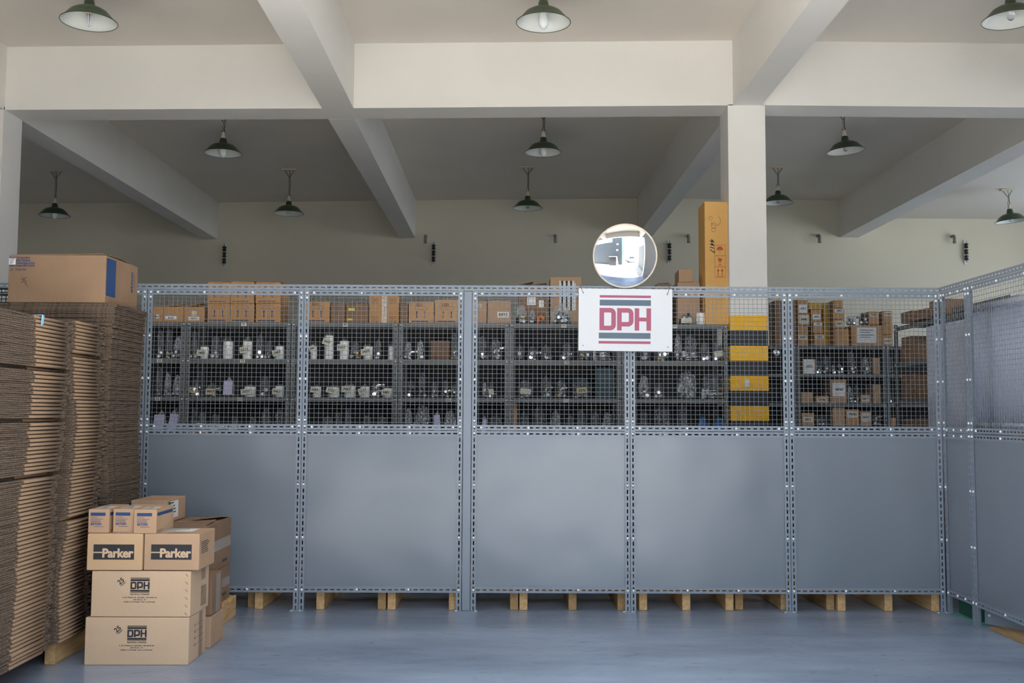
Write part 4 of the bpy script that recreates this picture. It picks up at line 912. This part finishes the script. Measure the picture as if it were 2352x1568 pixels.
for k, (a, b) in enumerate(((477, 529), (530, 584), (588, 645))):
    w_ = (b - a) / 2350 * YR
    topbox(a, b, 697, 'brown moving box with blue arrows, lower row, %s of three' % ORD[k], CARDO, prints=[('printed_marks', 'front', moving(w_))], group='stacked moving boxes', d=.28 if k < 2 else .33)
    zl = at(a, 697, YR + .04).z
    topbox(a, b, 648 - (k == 1) * 1.5, 'brown moving box with blue arrows, upper row, %s of three' % ORD[k], CARDO, prints=[('printed_marks', 'front', moving(w_))], group='stacked moving boxes', z=zl + .001, d=.28 if k < 2 else .33, flap=[(-w_ * .48, w_ * .48, .01, .14, .004, .01)])
topbox(702, 757, 692, 'brown moving box marked 5331 right of the second stile', CARDO, prints=[('printed_marks', 'front', moving(.19, '5331'))])
topbox(760, 793, 699, 'dull brown box between marked box and yellow taped box', CARDD)
topbox(795, 846, 697, 'dull brown box with yellow tape marks on the rack top', CARDD, prints=[('yellow_tape', 'front', lambda b, M: (rect(b, -.07, -.02, .10, .118, INKY, M), rect(b, -.08, -.035, .02, .035, INKY, M)))], flap=[(-.08, .08, .01, .16, .0, .03)])
def wtape(b, M):
    rect(b, -.018, .022, 0, .218, mat('crinkled_white_tape', (.66, .56, .47), .4, noise=.4, nscale=60), M)
    for x in (-.075, .07):
        for z in (.16, .01):
            for q in stroke_polys([(x - .02, z), (x + .02, z), (x + .02, z + .042), (x - .02, z + .042)], .002, True): b.face([(p[0], p[1], 0) for p in q], INKK, M)
            rect(b, x - .007, x - .004, z + .008, z + .034, INKK, M); rect(b, x + .004, x + .007, z + .008, z + .034, INKK, M)
topbox(848, 917, 679, 'tall brown box with a crinkled white tape strip down its front', CARDO, prints=[('tape_and_marks', 'front', wtape)])
topbox(919, 937, 697, 'narrow dull brown box right of the white taped box', CARDD)
topbox(939, 996, 692, 'brown moving box marked 5331, left of two before the steel post', mat('bright_kraft', (.56, .33, .165), .8, noise=.05), prints=[('printed_marks', 'front', moving(.19, '5331'))])
topbox(999, 1058, 688, 'brown moving box marked 5331, right of two before the steel post', MATS['bright_kraft'], prints=[('printed_marks', 'front', moving(.2, '5331'))], rz=.02)
topbox(1084, 1118, 691, 'brown box just right of the steel post on the rack top', CARD, prints=[('label_sticker', 'front', wl(-.01, .13, .05))])
topbox(1121, 1173, 690, 'brown box with white sticker 8493 right of the steel post', CARD, prints=[('label_sticker', 'front', wl(.03, .05, .095, .045, '8493'))])
mb = MB(); mb.prism([(-.05, 0), (.055, 0), (.0, .16)], 0, .004, CARDD); c = at(1083, 668, YR + .5); tag(mb.build('cardboard_flap', loc=(c.x, YR + .36, ZT + .12)), 'pointed brown cardboard flap poking above the rail by the post', 'cardboard')
def lbl2(b, M):
    rect(b, -.05, .02, .16, .225, mat('glossy_white_tape', (.70, .66, .62), .2, noise=.2, nscale=50), M)
    rect(b, .045, .085, .14, .20, MATS['glossy_white_tape'], M)
topbox(1192, 1258, 653, 'large brown open box behind loose fittings, glossy tape on its front', CARDD, Y=YR + .12, prints=[('glossy_tape', 'front', lbl2)], d=.26, flap=[(-.1, .0, .01, .2, .02, .03), (.02, .11, .01, .2, .01, .02)])
def bars(b, M):
    for k in range(7): rect(b, -.055 + k * .018, -.042 + k * .018, .12, .36, WHITE if k % 2 == 0 else INKK, M)
    rect(b, -.055, .08, .12, .34, mat('torn_white_label', (.72, .68, .66), .3, noise=.25, nscale=40), M @ T((0, 0, -.0002)))
topbox(1264, 1336, 636, 'tall brown box with barcode labels rising above the rail', CARD, Y=YR + .12, prints=[('barcode_labels', 'front', bars)], d=.26)
for x0, x1, yt, l in ((1185, 1212, 700, 'small clear bag of fittings at the left of the taped open box'), (1214, 1232, 712, 'small clear bag of fittings before the taped open box'), (1262, 1318, 699, 'large glossy bag of chrome fittings before the barcode box')):
    item('bright', x0, x1, yt, ZT, YR - .04, l, 'bags on the rack top', random.Random(x0), .085)
c = at(1242, 735, YR + .04); mb = MB(); mb.tube([(-.02, 0, 0), (-.02, 0, .05), (0, 0, .062), (.02, 0, .05), (.02, 0, .03)], .012, ORANGE, 8); tag(mb.build('orange_fitting', loc=(c.x, YR + .04, ZT + .001)), 'bright orange plastic fitting on the rack top', 'fitting')
topbox(1508, 1541, 652, 'brown box with raised flap seen right of the mirror', CARDD, Y=YR + .15, flap=[(-.05, .05, .0, .1, .0, .02)])
topbox(1556, 1607, 648, 'brown paper wrapped box, lower of two left of the tall carton', CARD, Y=YR + .12, d=.26)
zz2 = at(1560, 648, YR + .12).z
topbox(1559, 1592, 618, 'small brown paper wrapped box on top of another by the tall carton', CARD, Y=YR + .12, z=zz2 + .001, d=.28, rz=-.05)
item('tag', 1560, 1593, 722, ZT, YR - .04, 'small bag with numbered tag left of the tall carton', 'bags on the rack top', random.Random(3), .085)
item('can', 1598, 1623, 716, ZT, YR - .04, 'short clear wrapped roll at the foot of the tall carton', 'bags on the rack top', random.Random(4), .07)
def tall(b, M):
    S_ = .0034
    def sq(cx_, cy_, s):
        for q in stroke_polys([(cx_ - s, cy_ - s), (cx_ + s, cy_ - s), (cx_ + s, cy_ + s), (cx_ - s, cy_ + s)], .0022, True): b.face([(p[0], p[1], 0) for p in q], INKR, M)
    cxx = .012; zs_ = (.42, .51, .60); s = .043
    for z in zs_: sq(cxx, z, s)
    z = zs_[0]
    for x in (-.016, .016):
        rect(b, cxx + x - .003, cxx + x + .003, z - .028, z + .018, INKR, M); b.face([(cxx + x - .012, z + .010, 0), (cxx + x + .012, z + .010, 0), (cxx + x, z + .032, 0)], INKR, M)
    rect(b, cxx - .032, cxx + .032, z - .036, z - .031, INKR, M)
    z = zs_[1]
    b.face([(cxx - .017, z + .03, 0), (cxx - .015, z + .008, 0), (cxx - .006, z - .004, 0), (cxx + .006, z - .004, 0), (cxx + .015, z + .008, 0), (cxx + .017, z + .03, 0), (cxx + .004, z + .022, 0)], INKR, M)
    rect(b, cxx - .002, cxx + .002, z - .026, z - .003, INKR, M); rect(b, cxx - .015, cxx + .015, z - .031, z - .026, INKR, M)
    z = zs_[2]
    b.face([(p[0], p[1], 0) for p in arc(cxx, z + .004, .027, 0, 180, 8)] + [(cxx - .012, z - .002, 0), (cxx, z + .004, 0), (cxx + .012, z - .002, 0)], INKR, M)
    rect(b, cxx - .0015, cxx + .0015, z - .028, z + .01, INKR, M)
    for k in range(6): rect(b, cxx - .025 + k * .010, cxx - .023 + k * .010, z + .034, z + .040, INKR, M)
    b.add(text('4417', .055, .0008, .3), INKK, M @ TR(-.052, .64, -90) )
    for q0 in (arc(-.035, .80, .022, 20, 340, 12), arc(-.038, .765, .016, 0, 330, 10), arc(-.02, .84, .04, 200, 420, 14), arc(-.06, .86, .014, 0, 300, 8)):
        for q in stroke_polys(q0, .0022): b.face([(p[0], p[1], 0) for p in q], INKK, M)
t = topbox(1618, 1680, 463, 'very tall narrow orange-brown carton leaning on the white column', mat('orange_brown_carton', (.74, .42, .13), .75, noise=.04), Y=YR + .01, prints=[('printed_marks', 'front', tall)], d=.27, group='boxes on top of the racks')
# ---- distant racks on the right (zoom 7 coordinates)
Z7 = lambda x, y: (1780 + x / 3.563, 580 + y / 3.563)
zlv2 = {0: 1.9405, 1: LZ[1], 2: LZ[2], 3: LZ[3]}
def far(kind, x0, x1, yt, yb, lv, label, stick=None, m=CARDO, Y=YR2, off=.03):
    (a, ya), (b, yb_) = Z7(x0, yt), Z7(x1, yb)
    YY = Y + off; A = at(a, ya, YY); B = at(b, yb_, YY); z0 = zlv2[lv] if yb is None or abs(B.z - zlv2[lv]) < .06 else B.z
    if kind == 'box':
        w_ = B.x - A.x; h_ = A.z - z0 - .002
        pr = []
        if stick:
            def fn(b_, M, st=stick, w_=w_, h_=h_):
                pm, f0, f1 = st; rect(b_, -w_ * .4, w_ * .4, h_ * f0, h_ * f1, pm, M); s = min(h_ * (f1 - f0) * .7, w_ * .25); b_.add(text(random.choice(['4840', 'TA961', '12x15', '54371', '8852']), s, .001, .2), INKK, M @ T((0, 0, .0006)) @ TR(0, h_ * (f0 + f1) / 2))
            pr = [('paper_label', 'front', fn)]
        return carton('cardboard_box', label, ((A.x + B.x) / 2, YY, z0 + .001), w_, .26, h_, 0, m, 'boxes on the distant rack', prints=pr, bevel=.004)
    item(kind, a, b, ya, z0, YY - .06, label, 'bags on the distant rack', random.Random(int(x0)))
far('box', 75, 178, 385, 752, 0, 'tall brown box stack side seen left of the labelled boxes on the distant rack', m=CARDD)
far('box', 0, 60, 390, 765, 0, 'tall brown box directly right of the striped column', m=CARDD)
far('box', 187, 272, 600, 752, 0, 'brown box with sticker, bottom of the leftmost far stack', (CREAM, .3, .55))
far('box', 187, 285, 500, 598, 0, 'brown box with handwritten label, middle of the leftmost far stack', (CREAM, .15, .9))
far('box', 187, 272, 385, 498, 0, 'brown box with white sheet, top of the leftmost far stack', (WHITE, .05, .65))
far('box', 320, 412, 662, 752, 0, 'yellowish brown box, bottom of the second far stack', (CREAM, .6, .85))
far('box', 310, 392, 568, 660, 0, 'yellowish brown box, middle of the second far stack', (WHITE, .7, .95))
far('box', 300, 382, 465, 566, 0, 'brown box with two white stickers, top of the second far stack', (WHITE, .2, .6))
far('box', 395, 440, 410, 752, 0, 'mustard yellow box behind the second far stack', None, mat('mustard_box', (.55, .33, .02), .7), off=.12)
far('box', 275, 392, 408, 462, 0, 'mustard yellow box lying high behind the second far stack', None, MATS['mustard_box'], off=.12).location
far('box', 490, 606, 622, 752, 0, 'brown box, bottom of the third far stack')
far('box', 485, 572, 545, 620, 0, 'brown box with cream label in the third far stack', (CREAM, .2, .8))
far('box', 480, 570, 455, 543, 0, 'brown box with small sticker in the third far stack', (WHITE, .6, .95))
far('box', 485, 558, 388, 453, 0, 'brown box, top of the third far stack')
far('box', 630, 878, 592, 752, 0, 'wide brown box with a large white sheet on the distant rack top')
(a, ya), (b, yb) = Z7(670, 612), Z7(832, 738); A = at(a, ya, YR2 + .025); B = at(b, yb, YR2 + .025)
mb = MB(); mb.box(A.x, B.x, YR2 + .027, YR2 + .0285, B.z, A.z, WHITE); 
for k in range(4): rect(mb, A.x + .03, B.x - .03 - .03 * (k % 2), A.z - .03 - k * .025, A.z - .024 - k * .025, INKK, Matrix(((1, 0, 0, 0), (0, 0, -1, YR2 + .0262), (0, 1, 0, 0), (0, 0, 0, 1))))
tag(mb.build('paper_sheet'), 'large white printed sheet stuck on the wide far box', 'paper')
far('bright', 590, 690, 515, 590, 0, 'clear bag lying on the wide far box, left')
far('bag', 690, 765, 490, 590, 0, 'dark crumpled bag lying on the wide far box, right')
far('box', 768, 852, 480, 590, 0, 'brown box with small sticker on the wide far box', (CREAM, .6, .85))
far('box', 885, 965, 672, 752, 0, 'brown box, bottom of the rightmost far stack', (CREAM, .2, .7))
far('box', 885, 965, 575, 670, 0, 'brown box, second of the rightmost far stack')
far('box', 885, 960, 475, 573, 0, 'brown box with label, top of the rightmost far stack', (CREAM, .55, .9))
L1 = [('box', 225, 335, 870), ('bag', 385, 455, 850), ('bright', 460, 500, 920), ('bright', 505, 565, 915), ('bag', 595, 670, 810), ('bright', 715, 790, 860), ('box', 800, 862, 860), ('bag', 900, 970, 850), ('bag', 340, 385, 880)]
L2 = [('box', 215, 312, 1140), ('box', 333, 440, 1170), ('box', 458, 588, 1035), ('bright', 595, 645, 1100), ('bag', 650, 720, 1090), ('box', 700, 780, 1160), ('box', 800, 870, 1080), ('bag', 890, 970, 1070), ]
L3 = [('box', 218, 322, 1310), ('bag', 330, 460, 1330), ('box', 470, 570, 1265), ('box', 578, 690, 1280), ('box', 698, 790, 1300), ('bag', 800, 880, 1330), ('box', 925, 995, 1350)]
for lv, Ls in ((1, L1), (2, L2), (3, L3)):
    Ls = sorted([list(q) for q in Ls], key=lambda q: q[1])
    for q, q2 in zip(Ls, Ls[1:]): q[2] = min(q[2], q2[1] - 2)
    for k, (kind, a, b, yt) in enumerate(Ls):
        st = {(1, 0): (WHITE, .02, .98), (2, 1): (CREAM, .1, .8), (2, 2): (WHITE, .3, .85), (3, 3): (CREAM, .5, .9), (3, 0): (CREAM, .3, .7), (3, 4): (CREAM, .3, .9), (2, 5): (CREAM, .2, .8), (1, 8): (CREAM, .2, .6)}.get((lv, k))
        far(kind, a, b, yt, {1: 985, 2: 1230, 3: 1420}[lv], lv, '%s, %s from left, %s shelf of distant right rack' % (DESC[kind], ORD[k], SHN[lv]), st, m=CARD if (lv + k) % 3 else CARDO)
far('bag', 60, 62 + 60, 1075, 1230, 2, 'clear bag of fittings just right of the striped column')
c = at(1783, 810, YR2 - .2); mb = MB(); mb.lathe([(0, -.006), (.033, -.005), (.038, 0), (.033, .006), (0, .008)], CHROME, 24, M=Matrix.Rotation(math.pi / 2, 4, 'X')); mb.tube([(0, 0, 0), (0, .2, 0)], .006, CHROME, 8)
tag(mb.build('round_gauge', loc=(c.x, YR2 - .2, c.z)), 'small round shiny disc sticking out of the far rack by the column', 'gauge')
# long low cardboard under the far rack and goods on the side rack
# side rack goods
for k in range(2):
    for lv in (0, 1, 2, 3):
        for j in range(3):
            if lv == 0 and k == 1: continue
            y = 8.35 - k * .93 - .05 - j * .28; hh = random.uniform(.12, .22) if lv else random.uniform(.07, .12); z = LZ[lv] + (.022 if lv == 0 else 0)
            carton('cardboard_box', 'dim brown box, %s from the back on the %s shelf of the %s side rack' % (ORD[j], ('top', 'upper', 'middle', 'lower')[lv], ('rear', 'front')[k]), (3.33, y - .25, z + .002), .22, .22, hh, 0, CARDD, 'boxes on the side rack')
t = thing('steel_angle_bundle', 'loose slotted steel angles lying along the top of the side rack', 'steel angles', (3.25, 6.53, 1.966))
for k in range(5):
    mb = MB(); a = random.uniform(-.03, .03); mb.box(0, .035, 0, .9, 0, .003, RACK, T((k * .06, 0, 0)) @ Matrix.Rotation(a * .5, 4, 'Z')); mb.box(0, .003, 0, .9, .003, .035, RACK, T((k * .06, 0, 0)) @ Matrix.Rotation(a * .5, 4, 'Z')); mb.build('steel_angle', t)
# ribbed panels on the wing side of the racks
CORR = mat('ribbed_translucent_sheet', (.50, .545, .68), .35, noise=.06, nscale=3)
def ribbed(y0, y1, z0, z1, X, label, tops=False):
    t = thing('ribbed_sheet' if not tops else 'roller_blind', label, 'sheet' if not tops else 'blind', (X, y0, z0))
    mb = MB(); n = int((y1 - y0) / .012); i = mb.mi(CORR); v = []
    for k in range(n * 2 + 1):
        y = (y1 - y0) * k / (2 * n); x = -.003 if k % 2 else .003; v.append((mb.bm.verts.new((x, y, 0)), mb.bm.verts.new((x, y, z1 - z0))))
    for A, B in zip(v, v[1:]): f = mb.bm.faces.new((A[0], B[0], B[1], A[1])); f.smooth = True
    o = mb.build('ribbed_face', t, fix=False); md = o.modifiers.new('thickness', 'SOLIDIFY'); md.thickness = .002
    if tops:
        for zz_, rr_ in ((z1 - z0, .022), (0, .02)):
            mb = MB(); mb.tube([(0, -.01, zz_), (0, y1 - y0 + .01, zz_)], rr_, mat('lilac_white_tube', (.62, .64, .74), .4), 14); mb.build('roller_tube', t)
        mb = MB(); mb.box(-.01, .012, y1 - y0 + .004, y1 - y0 + .03, -.05, z1 - z0 + .02, BLK); mb.build('dark_edge', t)
    return t
ribbed(6.62, 7.36, .002, 1.86, 3.05, 'pale ribbed sheet hanging vertically behind the right corner of the partition')
ribbed(4.95, 6.40, 1.16, 1.885, 2.93, 'grey lilac ribbed blind with white rollers behind the right wing mesh', True)
# ------------------------------------------------------------------ things low on the right
t = thing('plastic_crate', 'dark green plastic crate under the right wing of the partition', 'crate', (2.80, 6.10, 0))
mb = MB(); mb.box(0, .5, 0, .28, .012, .14, GREENP); mb.build('body', t, bevel=.006)
mb = MB(); mb.box(-.02, .52, -.03, .31, .0005, .012, GREENL); mb.build('base_lip', t)
mb = MB(); mb.box(2.79, 3.6, 4.9, 5.96, .0005, .014, WOODD); tag(mb.build('plywood_sheet'), 'dark plywood sheet on the floor under the right wing', 'board')
bpy.context.view_layer.update()
